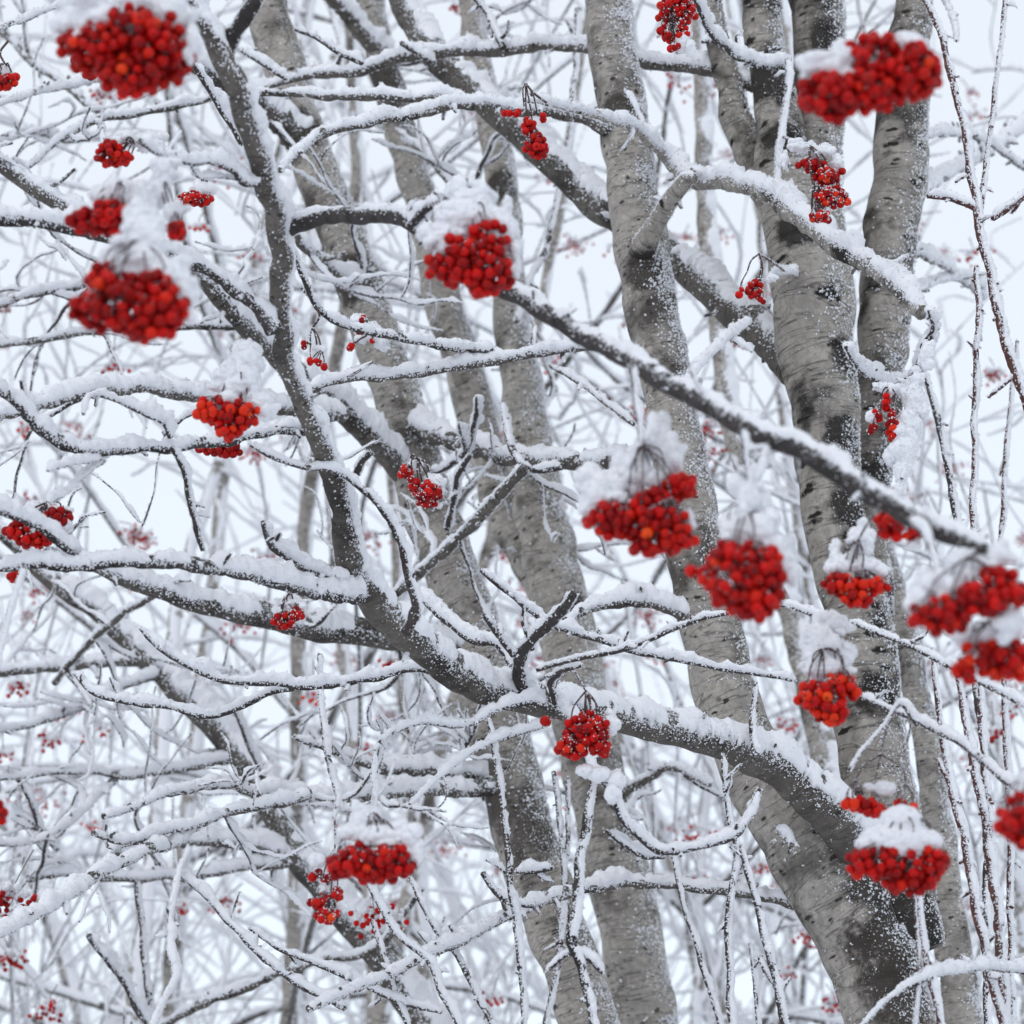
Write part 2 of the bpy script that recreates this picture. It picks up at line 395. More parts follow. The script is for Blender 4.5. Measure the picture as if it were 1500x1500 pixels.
def B(key, name, Y, pts, bark='dark', snow=1.0, ground=False, cover=0.05, spk=1.0, ext=0.5, bulk=None):
    """a branch traced at its own distance: pts = (u, v, width[, Y])"""
    uvp = np.array([p[:2] for p in pts], float); L = np.concatenate([[0], np.cumsum(np.linalg.norm(np.diff(uvp, axis=0), axis=1))]); L /= L[-1]
    if isinstance(Y, (int, float)): Ys = np.full(len(pts), float(Y))
    else: Ys = np.interp(L, np.linspace(0, 1, len(Y)), Y)
    for i, p in enumerate(pts):
        if len(p) > 3: Ys[i] = p[3]
    if name in ('branch', 'limb') and snow > 1: snow = 1 + (snow - 1) * .55
    if key in ('lean', 'dark') and name == 'branch': snow *= .85
    p3 = [P(p[0], p[1], y) for p, y in zip(pts, Ys)]; rd = [0.5 * p[2] * px(q) for p, q in zip(pts, p3)]
    mp = np.mean([px(p) for p in p3])
    def outside(p): return p[0] <= 0 or p[0] >= 1500 or p[1] <= 0 or p[1] >= 1500
    if outside(pts[0]) and ext:
        d = p3[0] - p3[1]; d = d / np.linalg.norm(d)
        e = ext * (1.6 if rd[0] > 0.02 else 0.7)
        p3 = [p3[0] + d * e + np.array([0, 0, 0.1 * e]), p3[0] + d * e * 0.5] + p3; rd = [rd[0] * 0.55, rd[0] * 0.8] + rd
    if ground:
        d = p3[-1] - p3[-2]; d = d / max(0.05, abs(d[2])); z = p3[-1][2]
        p3 += [p3[-1] + np.array([d[0] * 0.35, d[1] * 0.3, -1]) * z * 0.5]; p3 += [p3[-1] + np.array([d[0] * 0.12, 0, -1]) * (z * 0.5 + 0.25)]
        rd += [rd[-1] * 1.12, rd[-1] * 1.4]
    elif outside(pts[-1]) and ext:
        d = p3[-1] - p3[-2]; d = d / np.linalg.norm(d); e = ext * 0.7
        p3 += [p3[-1] + d * e]; rd += [rd[-1] * 0.6]
    if key in ('lean', 'dark', 'twin', 'thin') and name in ('branch', 'trunk'): HOSTS.append((key, np.array(p3), np.array(rd), name))
    trunk = name == 'trunk' and bark != 'limb'
    return build_branch(TREES[key], name, p3, rd, bark, snow, mp, cover=cover, spk=spk, bulk=bulk, slab=not trunk or snow > .8, spurs=0 if name in ('trunk',) else .25 if name == 'limb' else .8, wob=1.6)

def base_at(u, Y): return (P(u, 1500, Y)[0], Y, 0)
tree('main', 'rowan_tree', base_at(1330, 3.0), 'many-stemmed grey rowan at right whose snowy limb sweeps far left and upward')
tree('lean', 'rowan_tree', base_at(870, 3.5), 'slender pale trunk leaning left behind the dark limb, darker boughs on its left')
tree('twin', 'rowan_tree', base_at(950, 3.9), 'pale rowan with two stems close together, just right of the left-leaning trunk')
tree('thin', 'rowan_tree', base_at(1250, 4.6), 'thin pale trunk seen between the two thickest trunks')
tree('pole', 'rowan_tree', base_at(1410, 3.5), 'narrow speckled pale trunk low at the right of the thick base')
tree('dark', 'rowan_tree', base_at(700, 4.3), 'dark grey leaning trunk at lower left with near horizontal snowy boughs')

# ---- the big right-hand tree
B('main', 'trunk', 3.0, [(885, -20, 70), (892, 30, 72), (900, 110, 72), (913, 170, 73), (922, 250, 74), (934, 333, 76), (948, 420, 76), (962, 490, 76), (978, 570, 74), (992, 650, 76), (1005, 730, 80), (1020, 810, 84), (1038, 900, 88), (1052, 980, 90), (1068, 1040, 92), (1095, 1110, 98), (1140, 1185, 108), (1195, 1265, 120), (1245, 1340, 132), (1285, 1430, 135), (1308, 1520, 132)], 'pale', 0.55, ground=True, cover=-.45, spk=1.5)
B('main', 'trunk', 3.02, [(1112, -20, 56), (1122, 60, 58), (1130, 130, 62), (1142, 210, 70), (1160, 290, 92), (1178, 370, 116), (1190, 450, 120), (1197, 520, 112), (1206, 600, 98), (1213, 700, 90), (1228, 800, 88), (1250, 880, 92), (1268, 950, 96), (1274, 1060, 98), (1290, 1160, 102), (1312, 1260, 110), (1325, 1380, 110)], 'bold', 0.5, cover=-.5, spk=1.2)
B('main', 'trunk', 3.04, [(1196, -20, 76), (1198, 60, 76), (1198, 140, 74), (1196, 220, 74), (1194, 300, 82), (1192, 380, 90), (1194, 470, 95)], 'grey', 0.5, cover=-.45)
B('main', 'trunk', 3.06, [(1036, -20, 26), (1052, 50, 32), (1066, 120, 40), (1082, 180, 46), (1105, 240, 50), (1140, 310, 62), (1172, 390, 70)], 'bold', 0.7, cover=-.3)
B('main', 'trunk', 3.1, [(1336, -20, 48), (1332, 60, 60), (1325, 160, 72), (1318, 240, 76), (1308, 330, 78), (1298, 430, 78), (1290, 520, 72), (1283, 610, 64), (1277, 710, 60), (1272, 800, 66), (1268, 900, 80)], 'grey', 0.55, cover=-.4, spk=1.2)
B('main', 'limb', 3.0, [(262, -50, 24, 1.86), (284, 15, 26, 1.86), (318, 68, 32, 1.87), (345, 130, 36, 1.89), (368, 190, 37, 1.92), (388, 250, 35, 1.96), (402, 310, 33, 2.01), (409, 360, 32, 2.05), (411, 420, 30, 2.1), (412, 480, 29, 2.14), (424, 540, 30, 2.2), (450, 610, 32, 2.25), (478, 670, 34, 2.3), (496, 730, 36, 2.34), (506, 790, 39, 2.38), (522, 845, 43, 2.42), (560, 893, 49, 2.46), (610, 938, 51, 2.5), (670, 985, 54, 2.56), (740, 1014, 52, 2.62), (820, 1030, 49, 2.68), (900, 1048, 49, 2.73), (1000, 1072, 52, 2.79), (1080, 1094, 58, 2.83), (1150, 1130, 65, 2.87), (1215, 1185, 74, 2.91), (1268, 1260, 77, 2.98), (1300, 1330, 81, 3.05)], 'limb', 0.75, cover=-.05, spk=1.4)
B('main', 'branch', (1.83, 1.88), [(390, -40, 19), (366, 12, 21), (345, 42, 24), (326, 70, 28)], 'dark', 1.3)
# the long dark branch in front
B('main', 'branch', (2.05, 1.84, 1.62, 1.5), [(412, 345, 27), (432, 332, 26), (470, 321, 24), (530, 317, 24), (580, 319, 24), (615, 336, 24), (680, 386, 24), (755, 431, 26), (830, 480, 27), (920, 527, 29), (1000, 572, 31), (1090, 622, 32), (1180, 663, 34), (1260, 714, 33), (1330, 752, 31), (1400, 786, 28), (1442, 806, 20)], 'dark', 0.7, cover=-.3, spk=.5)
B('main', 'twig', (1.9, 1.8), [(600, 328, 13), (622, 310, 13), (645, 296, 12), (668, 277, 9), (690, 272, 7), (708, 285, 6)], 'twig', 1.8)
B('main', 'twig', (1.9, 1.88), [(598, 325, 9), (605, 308, 7), (612, 294, 5)], 'twig', 1.5)
B('main', 'twig', (1.62, 1.62), [(926, 535, 12), (930, 565, 9), (933, 600, 8), (938, 650, 6)], 'twig', 1.7)
B('main', 'twig', (1.57, 1.57), [(1086, 628, 11), (1090, 665, 8), (1096, 700, 6), (1094, 730, 5)], 'twig', 2.2)
B('main', 'twig', (1.57, 1.6), [(1098, 712, 8), (1112, 690, 9), (1124, 655, 7)], 'twig', 1.4)
B('main', 'twig', (1.52, 1.5), [(1335, 760, 14), (1355, 780, 12), (1365, 810, 9), (1372, 838, 7)], 'twig', 1.0)
B('main', 'branch', (2.75, 3.05), [(580, -15, 36, 3.5), (612, 40, 40, 3.48), (645, 85, 42, 3.45), (700, 138, 42, 3.42), (760, 192, 42, 3.38), (830, 258, 44, 3.34), (900, 318, 46, 3.3), (960, 358, 47, 3.26), (1010, 395, 48, 3.22), (1060, 440, 50, 3.18), (1115, 487, 54, 3.1), (1165, 540, 60, 3.04)], 'limb', 0.8, cover=-.2)
B('main', 'branch', (2.6, 2.95, 2.75, 2.6), [(770, 148, 7), (800, 150, 9), (850, 163, 11), (905, 178, 13), (938, 192, 15), (962, 218, 17), (985, 243, 20), (1010, 262, 23), (1060, 268, 26), (1115, 278, 28), (1160, 308, 29), (1200, 345, 30), (1245, 374, 30), (1290, 397, 30), (1325, 428, 27), (1352, 460, 22)], 'grey', 1.15, cover=.0, spk=1.4)
B('main', 'branch', (3.0, 2.85), [(935, 398, 26, 3.03), (943, 372, 44, 2.985), (951, 350, 35, 2.95), (964, 326, 27, 2.93), (980, 300, 25), (1004, 268, 22), (1018, 262, 12)], 'grey', 0.6, cover=-.3)
B('main', 'twig', (2.9, 2.9), [(916, 134, 6), (925, 152, 8), (936, 172, 9), (945, 192, 9)], 'twig', 1.2)
B('main', 'twig', (2.7, 2.7), [(1290, 392, 10), (1298, 398, 12), (1306, 415, 13), (1308, 428, 10)], 'twig', .6)
B('main', 'branch', (3.3, 3.2, 3.05), [(388, 128, 8), (440, 112, 12), (500, 108, 14), (548, 95, 15), (620, 80, 17), (680, 72, 18), (740, 73, 18), (800, 66, 17), (870, 73, 18), (940, 92, 18), (1000, 97, 19), (1060, 110, 20), (1118, 132, 24)], 'limb', 1.3, cover=.05, spk=1.4)
B('main', 'twig', (3.2, 3.18), [(690, -8, 7), (712, 18, 8), (724, 42, 10), (738, 72, 12)], 'twig', .9)
B('main', 'twig', (3.2, 3.2), [(588, 63, 7), (602, 70, 9), (620, 82, 10), (638, 92, 9)], 'twig', .9)
B('main', 'branch', (2.5, 2.95), [(1015, -5, 8), (1028, 22, 9), (1042, 48, 11), (1068, 72, 13), (1100, 88, 14), (1150, 96, 14)], 'dark', 1.7)
B('main', 'twig', (2.9, 2.9), [(1028, 62, 6), (1045, 60, 8), (1062, 68, 9)], 'twig', 1.6)
B('main', 'twig', (2.9, 2.85), [(1152, 88, 7), (1155, 130, 9), (1148, 180, 9), (1140, 225, 9), (1135, 265, 8)], 'twig', 1.3)
B('main', 'branch', (2.8, 2.98), [(410, 250, 9), (440, 218, 13), (480, 194, 15), (540, 181, 17), (600, 166, 18), (650, 153, 19), (700, 150, 19), (745, 156, 19), (800, 160, 19), (845, 172, 21), (888, 193, 26)], 'limb', 1.1, spk=1.3)
B('main', 'branch', (3.0, 2.92), [(372, 136, 10), (430, 138, 12), (500, 141, 13), (580, 143, 14), (640, 142, 14), (700, 150, 14)], 'limb', 1.0)
# boughs hanging off the front limb
B('main', 'branch', (2.0, 2.05, 2.12), [(-20, 316, 22), (40, 322, 22), (100, 330, 21), (180, 350, 20), (255, 371, 18), (300, 392, 19), (345, 425, 21), (380, 452, 24), (404, 482, 26)], 'dark', 1.2, spk=1.2)
B('main', 'branch', (1.84, 1.97), [(205, 205, 7), (240, 228, 9), (280, 236, 11), (312, 236, 12), (340, 247, 13), (362, 264, 14), (388, 268, 15)], 'dark', 2.4)
B('main', 'twig', (1.9, 1.96), [(282, 245, 5), (292, 258, 6), (320, 258, 6), (345, 262, 7)], 'twig', 1.5)
B('main', 'branch', (2.1, 2.3), [(-12, 562, 14), (28, 593, 16), (62, 622, 18), (92, 648, 22), (130, 660, 21), (200, 655, 19), (280, 650, 17), (350, 641, 17), (400, 633, 17), (452, 628, 20)], 'dark', 1.1, spk=1.3)
B('main', 'twig', (2.12, 2.13), [(32, 557, 6), (34, 572, 8), (42, 598, 9)], 'twig', .5)
B('main', 'twig', (2.15, 2.2), [(122, 608, 5), (126, 588, 6), (140, 579, 6), (170, 586, 7), (208, 606, 9), (240, 618, 8), (250, 640, 8)], 'twig', 2.1)
B('main', 'twig', (2.25, 2.25), [(240, 635, 9), (268, 612, 6), (292, 600, 5)], 'twig', 1.8)
B('main', 'twig', (2.2, 2.28), [(252, 655, 9), (265, 682, 9), (275, 712, 10), (284, 748, 10), (291, 780, 10), (298, 806, 8)], 'twig', .9)
B('main', 'twig', (2.12, 2.2), [(70, 690, 5), (80, 686, 6), (110, 678, 7), (140, 672, 8), (168, 662, 8)], 'twig', 2.0)
B('main', 'twig', (2.15, 2.2), [(70, 735, 7), (95, 722, 8), (115, 700, 8), (150, 675, 8)], 'twig', 2.4)
B('main', 'twig', (2.25, 2.4), [(365, 650, 7), (400, 668, 9), (440, 682, 8), (480, 688, 8), (508, 697, 9), (535, 718, 10), (560, 750, 10), (585, 792, 11), (600, 842, 12), (607, 888, 14), (596, 925, 18)], 'twig', 1.0)
B('main', 'twig', (2.3, 2.32), [(545, 663, 10), (532, 676, 10), (522, 694, 9)], 'twig', 1.1)
B('main', 'branch', (2.15, 2.2, 2.42), [(-12, 832, 13), (40, 828, 15), (90, 826, 18), (130, 826, 20), (200, 822, 21), (300, 829, 22), (360, 839, 23), (440, 857, 25), (490, 868, 28), (528, 868, 32)], 'dark', 1.25, spk=1.3)
B('main', 'twig', (2.3, 2.4), [(385, 765, 8), (392, 785, 11), (405, 803, 13), (432, 822, 13), (475, 842, 15), (506, 850, 16)], 'dark', 1.6)
B('main', 'branch', (2.1, 2.2), [(-15, 744, 18), (30, 758, 17), (65, 775, 16), (95, 797, 16), (135, 822, 15)], 'dark', 2.0)
B('main', 'twig', (2.1, 2.12), [(-8, 985, 7), (5, 935, 7), (18, 880, 8), (34, 832, 9)], 'twig', 1.3)
B('main', 'twig', (2.62, 2.65), [(205, 920, 7), (222, 938, 9), (245, 955, 11), (290, 980, 11), (330, 995, 11), (400, 1001, 11), (470, 1004, 12), (540, 994, 12), (600, 978, 12), (650, 985, 12)], 'dark', 1.5, spk=1.3)
B('main', 'twig', (2.7, 2.65), [(108, 985, 6), (135, 1012, 8), (165, 1024, 9), (250, 1036, 10), (310, 1049, 10), (350, 1036, 10), (388, 1018, 10), (430, 1006, 10)], 'dark', 1.6)
# knot of spurs on the limb
B('main', 'twig', (2.62, 2.45), [(765, 1020, 26), (757, 985, 20), (762, 958, 17), (788, 928, 16), (815, 900, 15), (842, 872, 13)], 'dark', 1.0)
B('main', 'twig', (2.55, 2.5), [(752, 960, 12), (740, 945, 11), (726, 925, 10), (709, 902, 8)], 'twig', 1.3)
B('main', 'twig', (2.5, 2.5), [(733, 930, 6), (731, 920, 6), (730, 910, 5)], 'twig', 1.6)
B('main', 'twig', (2.55, 2.7), [(705, 834, 8), (745, 866, 9), (788, 899, 10), (830, 922, 10), (880, 938, 11), (940, 954, 11), (1010, 970, 10), (1080, 982, 9), (1165, 996, 7)], 'twig', 1.1)
B('main', 'twig', (2.5, 2.2), [(786, 982, 7), (850, 964, 8), (915, 950, 9), (1000, 916, 8), (1070, 897, 7), (1142, 888, 7), (1200, 902, 8), (1273, 921, 8), (1318, 938, 9), (1395, 978, 9), (1460, 1010, 10), (1512, 1040, 10)], 'twig', .9)
B('main', 'twig', (2.6, 2.5), [(812, 1028, 12), (808, 1000, 10), (820, 984, 10), (850, 975, 7)], 'twig', 1.0)
B('main', 'branch', (2.9, 3.0), [(830, 910, 13), (862, 890, 17), (900, 880, 20), (940, 880, 21), (985, 892, 22), (1030, 905, 24)], 'limb', 1.6)
B('main', 'twig', (2.75, 2.7), [(612, 870, 9), (632, 890, 10), (652, 908, 11), (700, 938, 12), (730, 942, 12), (752, 975, 12)], 'dark', 1.5)
B('main', 'branch', (2.5, 2.6), [(548, 1100, 6), (575, 1072, 7), (620, 1058, 7), (680, 1064, 8), (720, 1042, 11), (770, 1026, 15), (800, 1034, 16)], 'twig', 2.4)
B('main', 'twig', (2.5, 2.48), [(548, 1100, 6), (546, 1130, 6), (548, 1165, 5), (546, 1200, 4)], 'twig', 2.0)
B('main', 'twig', (2.6, 2.5), [(800, 1062, 9), (765, 1072, 8), (722, 1085, 8), (680, 1108, 8), (640, 1142, 6), (600, 1178, 5)], 'twig', 2.3)
B('main', 'twig', (2.6, 2.4), [(820, 1030, 12), (842, 1055, 9), (855, 1085, 7), (868, 1130, 8), (900, 1150, 8)], 'twig', 1.4)
B('main', 'twig', (2.45, 2.5), [(868, 1130, 8), (898, 1160, 9), (914, 1200, 11), (940, 1226, 12), (972, 1246, 13), (1020, 1241, 11), (1075, 1222, 13), (1098, 1196, 14), (1113, 1158, 8)], 'dark', 1.1)
B('main', 'twig', (2.48, 2.5), [(888, 1216, 7), (912, 1234, 10), (940, 1250, 11), (972, 1252, 11)], 'dark', 1.3)
B('main', 'twig', (2.8, 2.8), [(1108, 1108, 12), (1102, 1085, 9), (1102, 1050, 8), (1107, 1000, 6)], 'twig', 1.0)
B('main', 'twig', (2.78, 2.78), [(1004, 1085, 13), (1010, 1072, 13), (1017, 1056, 9)], 'dark', .2)
B('main', 'branch', (2.9, 2.9), [(1165, 1250, 22), (1150, 1228, 20), (1134, 1212, 16)], 'grey', 1.0)
B('main', 'branch', (3.05, 3.1, 2.95, 2.8), [(1225, 1352, 26), (1185, 1330, 20), (1130, 1315, 17), (1070, 1303, 16), (1000, 1296, 17), (917, 1292, 18), (853, 1300, 19), (780, 1327, 18), (733, 1347, 18), (687, 1370, 17), (633, 1394, 16), (567, 1427, 15), (517, 1447, 14), (450, 1480, 12)], 'limb', 1.15, spk=1.3)
B('main', 'twig', (2.9, 2.93), [(707, 1278, 8), (722, 1300, 9), (748, 1320, 11), (784, 1328, 12)], 'dark', 1.2)
B('main', 'twig', (2.95, 2.95), [(757, 1275, 6), (785, 1275, 9), (808, 1272, 10)], 'dark', 1.6)
B('main', 'branch', (2.2, 2.15, 2.1), [(1262, 1020, 9), (1310, 1040, 9), (1350, 1056, 9), (1402, 1086, 10), (1442, 1117, 11), (1480, 1150, 11), (1515, 1175, 11)], 'twig', 1.2)
B('main', 'twig', (2.15, 2.15), [(1345, 1060, 9), (1318, 1030, 7), (1296, 1060, 6), (1262, 1100, 6), (1245, 1130, 5)], 'twig', 1.0)
B('main', 'twig', (2.85, 2.55), [(1300, 575, 10), (1290, 556, 8), (1265, 545, 8), (1250, 528, 7), (1240, 508, 6)], 'twig', 2.2)
B('main', 'twig', (2.9, 2.5), [(1300, 562, 9), (1335, 552, 8), (1352, 520, 8), (1368, 478, 7), (1360, 455, 5)], 'twig', 2.0)
B('main', 'twig', (2.6, 2.5), [(1335, 552, 8), (1338, 600, 6), (1328, 650, 6), (1322, 700, 5)], 'twig', 2.0, cover=.5)
B('main', 'twig', (3.1, 2.9), [(1385, 0, 6), (1398, 35, 6), (1402, 60, 5)], 'shoot', .8)
B('main', 'twig', (2.8, 2.6), [(1098, 470, 9), (1060, 500, 8), (1025, 535, 8), (1002, 562, 7)], 'twig', 1.7)
B('main', 'twig', (3.05, 2.85), [(1180, 415, 10), (1165, 402, 9), (1150, 398, 7), (1130, 400, 5)], 'twig', 1.4)
B('main', 'twig', (3.02, 2.95), [(805, 535, 7), (850, 560, 8), (890, 593, 8), (928, 622, 8)], 'limb', .9)

# ---- leaning pale trunk and its boughs
B('lean', 'trunk', 3.5, [(380, -25, 56), (395, 30, 58), (415, 90, 60), (438, 175, 60), (468, 260, 62), (500, 345, 64), (530, 430, 66), (560, 520, 70), (590, 620, 74), (620, 720, 76), (655, 830, 80), (690, 925, 84), (718, 1030, 88), (745, 1130, 90), (775, 1240, 88), (810, 1350, 86), (850, 1465, 84), (872, 1540, 86)], 'pale', 0.6, ground=True, cover=-.4, spk=1.5)
B('lean', 'branch', (3.2, 3.5), [(120, -20, 18), (200, 35, 24), (270, 85, 30), (340, 125, 36), (395, 160, 42), (440, 200, 46)], 'limb', .8)
B('lean', 'branch', (3.0, 3.1, 3.5), [(-25, 218, 24), (40, 268, 26), (90, 300, 26), (200, 352, 26), (290, 405, 28), (355, 472, 30), (430, 545, 34), (500, 597, 38), (550, 645, 40), (605, 700, 44)], 'limb', .9, cover=-.05)
B('lean', 'branch', (2.9, 3.3), [(-20, 612, 24), (60, 590, 25), (140, 572, 26), (220, 566, 24), (300, 580, 24), (400, 592, 26), (500, 605, 28)], 'limb', 1.2)
B('lean', 'branch', (3.5, 3.0), [(598, 612, 34), (625, 632, 30), (680, 652, 27), (740, 666, 25), (800, 675, 25), (860, 676, 23), (918, 670, 18)], 'limb', 1.0)
B('lean', 'twig', (3.15, 3.1), [(735, 592, 7), (742, 630, 9), (755, 665, 11), (780, 686, 11), (822, 684, 10)], 'twig', 1.1)
B('lean', 'twig', (3.4, 3.15), [(632, 692, 6), (655, 684, 8), (678, 668, 10), (690, 645, 9), (697, 610, 8), (699, 583, 5)], 'twig', 1.4)
B('lean', 'twig', (3.3, 3.15), [(682, 660, 8), (676, 640, 7), (672, 622, 5)], 'twig', 1.0)
B('lean', 'branch', (3.4, 3.1), [(560, 885, 14), (610, 845, 15), (660, 795, 16), (713, 748, 17), (740, 714, 17), (768, 683, 14)], 'limb', .8)
B('lean', 'twig', (3.3, 3.15), [(655, 775, 9), (665, 735, 9), (672, 695, 9), (690, 668, 9)], 'twig', .9)
B('lean', 'branch', (2.75, 2.9), [(455, 566, 9), (500, 556, 12), (550, 552, 14), (633, 541, 15), (717, 526, 16), (800, 517, 14), (870, 506, 11)], 'limb', 1.9, spk=1.5)
B('lean', 'branch', (2.55, 2.85), [(430, 365, 7), (445, 410, 9), (460, 444, 10), (490, 470, 11), (560, 490, 12), (640, 505, 13), (720, 515, 13)], 'dark', 1.2)
B('lean', 'branch', (3.1, 3.3, 3.5), [(60, 800, 8), (115, 822, 14), (160, 838, 22), (200, 852, 31), (290, 880, 36), (360, 898, 38), (430, 913, 39), (520, 926, 40), (610, 937, 40), (695, 948, 42)], 'limb', .9)
B('lean', 'branch', (3.0, 3.5), [(150, 1195, 8), (200, 1180, 11), (260, 1156, 15), (330, 1149, 17), (380, 1160, 18), (440, 1166, 21), (490, 1166, 23), (560, 1158, 23), (640, 1155, 22), (745, 1150, 26)], 'limb', 1.0)
B('lean', 'branch', (2.95, 3.2), [(135, 1218, 8), (180, 1232, 11), (240, 1220, 13), (290, 1205, 15), (340, 1188, 17), (400, 1174, 18), (455, 1166, 19)], 'limb', 1.3)
B('lean', 'branch', (2.7, 3.1), [(-20, 1375, 16), (50, 1340, 18), (110, 1302, 19), (150, 1278, 19), (210, 1247, 18), (265, 1228, 17), (290, 1208, 15)], 'limb', 1.4, spk=1.4)
B('lean', 'branch', (3.3, 3.5), [(430, 1078, 8), (500, 1104, 14), (560, 1124, 20), (620, 1128, 26), (680, 1132, 28), (740, 1135, 30)], 'limb', .9)
B('lean', 'twig', (2.9, 2.8), [(278, 1240, 6), (262, 1278, 7), (250, 1332, 8), (248, 1395, 8), (256, 1430, 9), (235, 1475, 9), (215, 1520, 9)], 'twig', 1.3)
B('lean', 'twig', (2.9, 2.9), [(262, 1280, 5), (310, 1322, 8), (350, 1366, 9), (400, 1414, 10), (450, 1450, 10), (505, 1478, 10)], 'twig', 1.3)
B('lean', 'twig', (2.9, 2.9), [(365, 1360, 6), (410, 1390, 8), (460, 1410, 9), (510, 1432, 10), (570, 1460, 9), (645, 1482, 7)], 'twig', 1.1)
B('lean', 'twig', (2.75, 2.7), [(468, 960, 7), (470, 1030, 8), (478, 1090, 9), (488, 1140, 9), (495, 1170, 8), (488, 1200, 5)], 'twig', 1.1)
B('lean', 'branch', (3.1, 3.2), [(30, 252, 9), (90, 205, 11), (150, 172, 12), (190, 170, 12), (260, 155, 11), (320, 140, 9)], 'limb', 1.5)
B('lean', 'branch', (3.0, 3.2), [(-10, 155, 8), (40, 140, 9), (90, 128, 10), (140, 115, 10)], 'limb', 1.8)
B('lean', 'twig', (2.4, 2.5), [(285, 92, 9), (310, 138, 10), (340, 185, 10), (356, 212, 8)], 'twig', 1.6)
B('twin', 'branch', (3.9, 4.0), [(480, -15, 26), (520, 32, 28), (566, 84, 30)], 'limb', .9)

B('lean', 'twig', (2.6, 2.7), [(-10, 45, 7), (30, 30, 9), (62, 18, 9), (112, -2, 8)], 'twig', 1.2)
B('lean', 'branch', (4.2, 4.0), [(-12, 30, 9), (14, 58, 11), (50, 92, 12), (88, 118, 13), (140, 160, 13)], 'limb', 1.0)
B('lean', 'branch', (3.3, 3.4), [(-12, 452, 11), (40, 431, 12), (80, 424, 13), (123, 418, 12), (190, 402, 11)], 'limb', 1.3)
B('lean', 'branch', (3.4, 3.5), [(-12, 508, 10), (60, 497, 11), (130, 486, 12), (210, 481, 12), (300, 479, 13), (420, 470, 14)], 'limb', 1.2)
B('lean', 'twig', (3.0, 3.0), [(356, 74, 8), (388, 94, 9), (420, 116, 9)], 'twig', 1.4)
B('lean', 'twig', (3.0, 3.0), [(432, 42, 6), (458, 52, 8), (496, 78, 9), (530, 94, 9)], 'twig', 1.6)
B('lean', 'branch', (3.3, 3.5), [(436, 352, 15), (465, 378, 18), (500, 402, 20), (524, 420, 22)], 'limb', 1.0)
B('lean', 'branch', (3.6, 3.8), [(-12, 205, 8), (45, 192, 9), (100, 206, 9), (150, 190, 9)], 'limb', 1.2)
B('main', 'branch', (4.3, 3.8, 3.2), [(1515, 172, 17), (1433, 230, 16), (1385, 256, 15), (1350, 280, 15), (1315, 300, 16)], 'limb', 1.6)
B('main', 'branch', (4.1, 3.2), [(1440, 435, 9), (1388, 392, 10), (1348, 372, 10), (1312, 350, 12)], 'limb', 1.2)
B('main', 'branch', (4.0, 3.3), [(1440, 420, 9), (1400, 407, 9), (1352, 420, 10), (1305, 450, 12)], 'limb', 1.2)
B('main', 'branch', (4.0, 3.3), [(1512, 255, 8), (1440, 205, 9), (1385, 195, 10), (1330, 205, 12)], 'limb', 1.3)

# ---- twin-stemmed tree
B('twin', 'trunk', 3.9, [(686, -25, 36), (694, 60, 38), (710, 140, 40), (722, 200, 43), (734, 270, 46), (742, 360, 46), (748, 450, 50), (758, 540, 58), (772, 640, 68), (788, 735, 74), (808, 835, 78), (832, 950, 82), (855, 1060, 84), (882, 1180, 88), (912, 1320, 92), (938, 1470, 96), (950, 1550, 98)], 'pale', 0.6, ground=True, cover=-.4, spk=1.5)
B('twin', 'trunk', 4.0, [(538, -25, 40), (552, 60, 42), (570, 130, 44), (590, 210, 46), (618, 300, 50), (645, 420, 54), (672, 520, 56), (692, 590, 56), (716, 680, 56), (752, 770, 56), (800, 880, 60), (838, 980, 62)], 'pale', 0.6, cover=-.4, spk=1.3)
B('twin', 'branch', (3.9, 3.75), [(582, 188, 7), (620, 222, 9), (655, 262, 12), (700, 310, 15), (738, 350, 18)], 'limb', .8)
B('twin', 'branch', (3.9, 4.0), [(640, 75, 12), (680, 130, 15), (704, 160, 17), (720, 200, 18)], 'limb', .7)
B('twin', 'twig', (3.8, 3.75), [(848, 12, 10), (843, 80, 9), (838, 170, 8), (830, 230, 8), (816, 290, 8), (800, 365, 9), (775, 410, 10), (758, 470, 10)], 'twig', .8)
B('twin', 'twig', (3.8, 3.8), [(831, 30, 6), (838, 42, 8), (843, 56, 8)], 'twig', .8)
B('twin', 'branch', (3.9, 3.6), [(880, 1200, 20), (930, 1150, 13), (985, 1125, 11), (1040, 1150, 8)], 'limb', 1.2)

# ---- thin trunk, pole, dark trunk
B('thin', 'trunk', 4.6, [(1018, -25, 20), (1028, 120, 24), (1034, 280, 26), (1046, 440, 28), (1062, 560, 30), (1082, 660, 31), (1115, 770, 33), (1155, 890, 35), (1185, 1010, 37), (1210, 1120, 39), (1240, 1300, 42), (1262, 1520, 46)], 'pale', .9, ground=True, cover=-.1)
B('pole', 'trunk', 3.5, [(1285, 760, 30), (1312, 880, 34), (1340, 1000, 38), (1358, 1100, 42), (1374, 1220, 46), (1388, 1330, 50), (1402, 1440, 56), (1412, 1530, 60)], 'pale', .7, ground=True, cover=-.2, spk=2.5)
B('dark', 'trunk', 4.0, [(-15, 765, 20), (30, 805, 24), (80, 852, 27), (150, 900, 30), (200, 948, 34), (250, 1002, 38), (292, 1042, 39), (340, 1092, 40), (385, 1160, 40), (418, 1222, 40), (455, 1280, 43), (505, 1340, 47), (560, 1405, 51), (612, 1480, 54), (640, 1540, 56)], 'limb', .75, ground=True, cover=-.15, spk=1.3)
B('dark', 'branch', 4.0, [(-10, 985, 16), (60, 979, 16), (130, 971, 17), (215, 965, 20)], 'limb', 1.2)
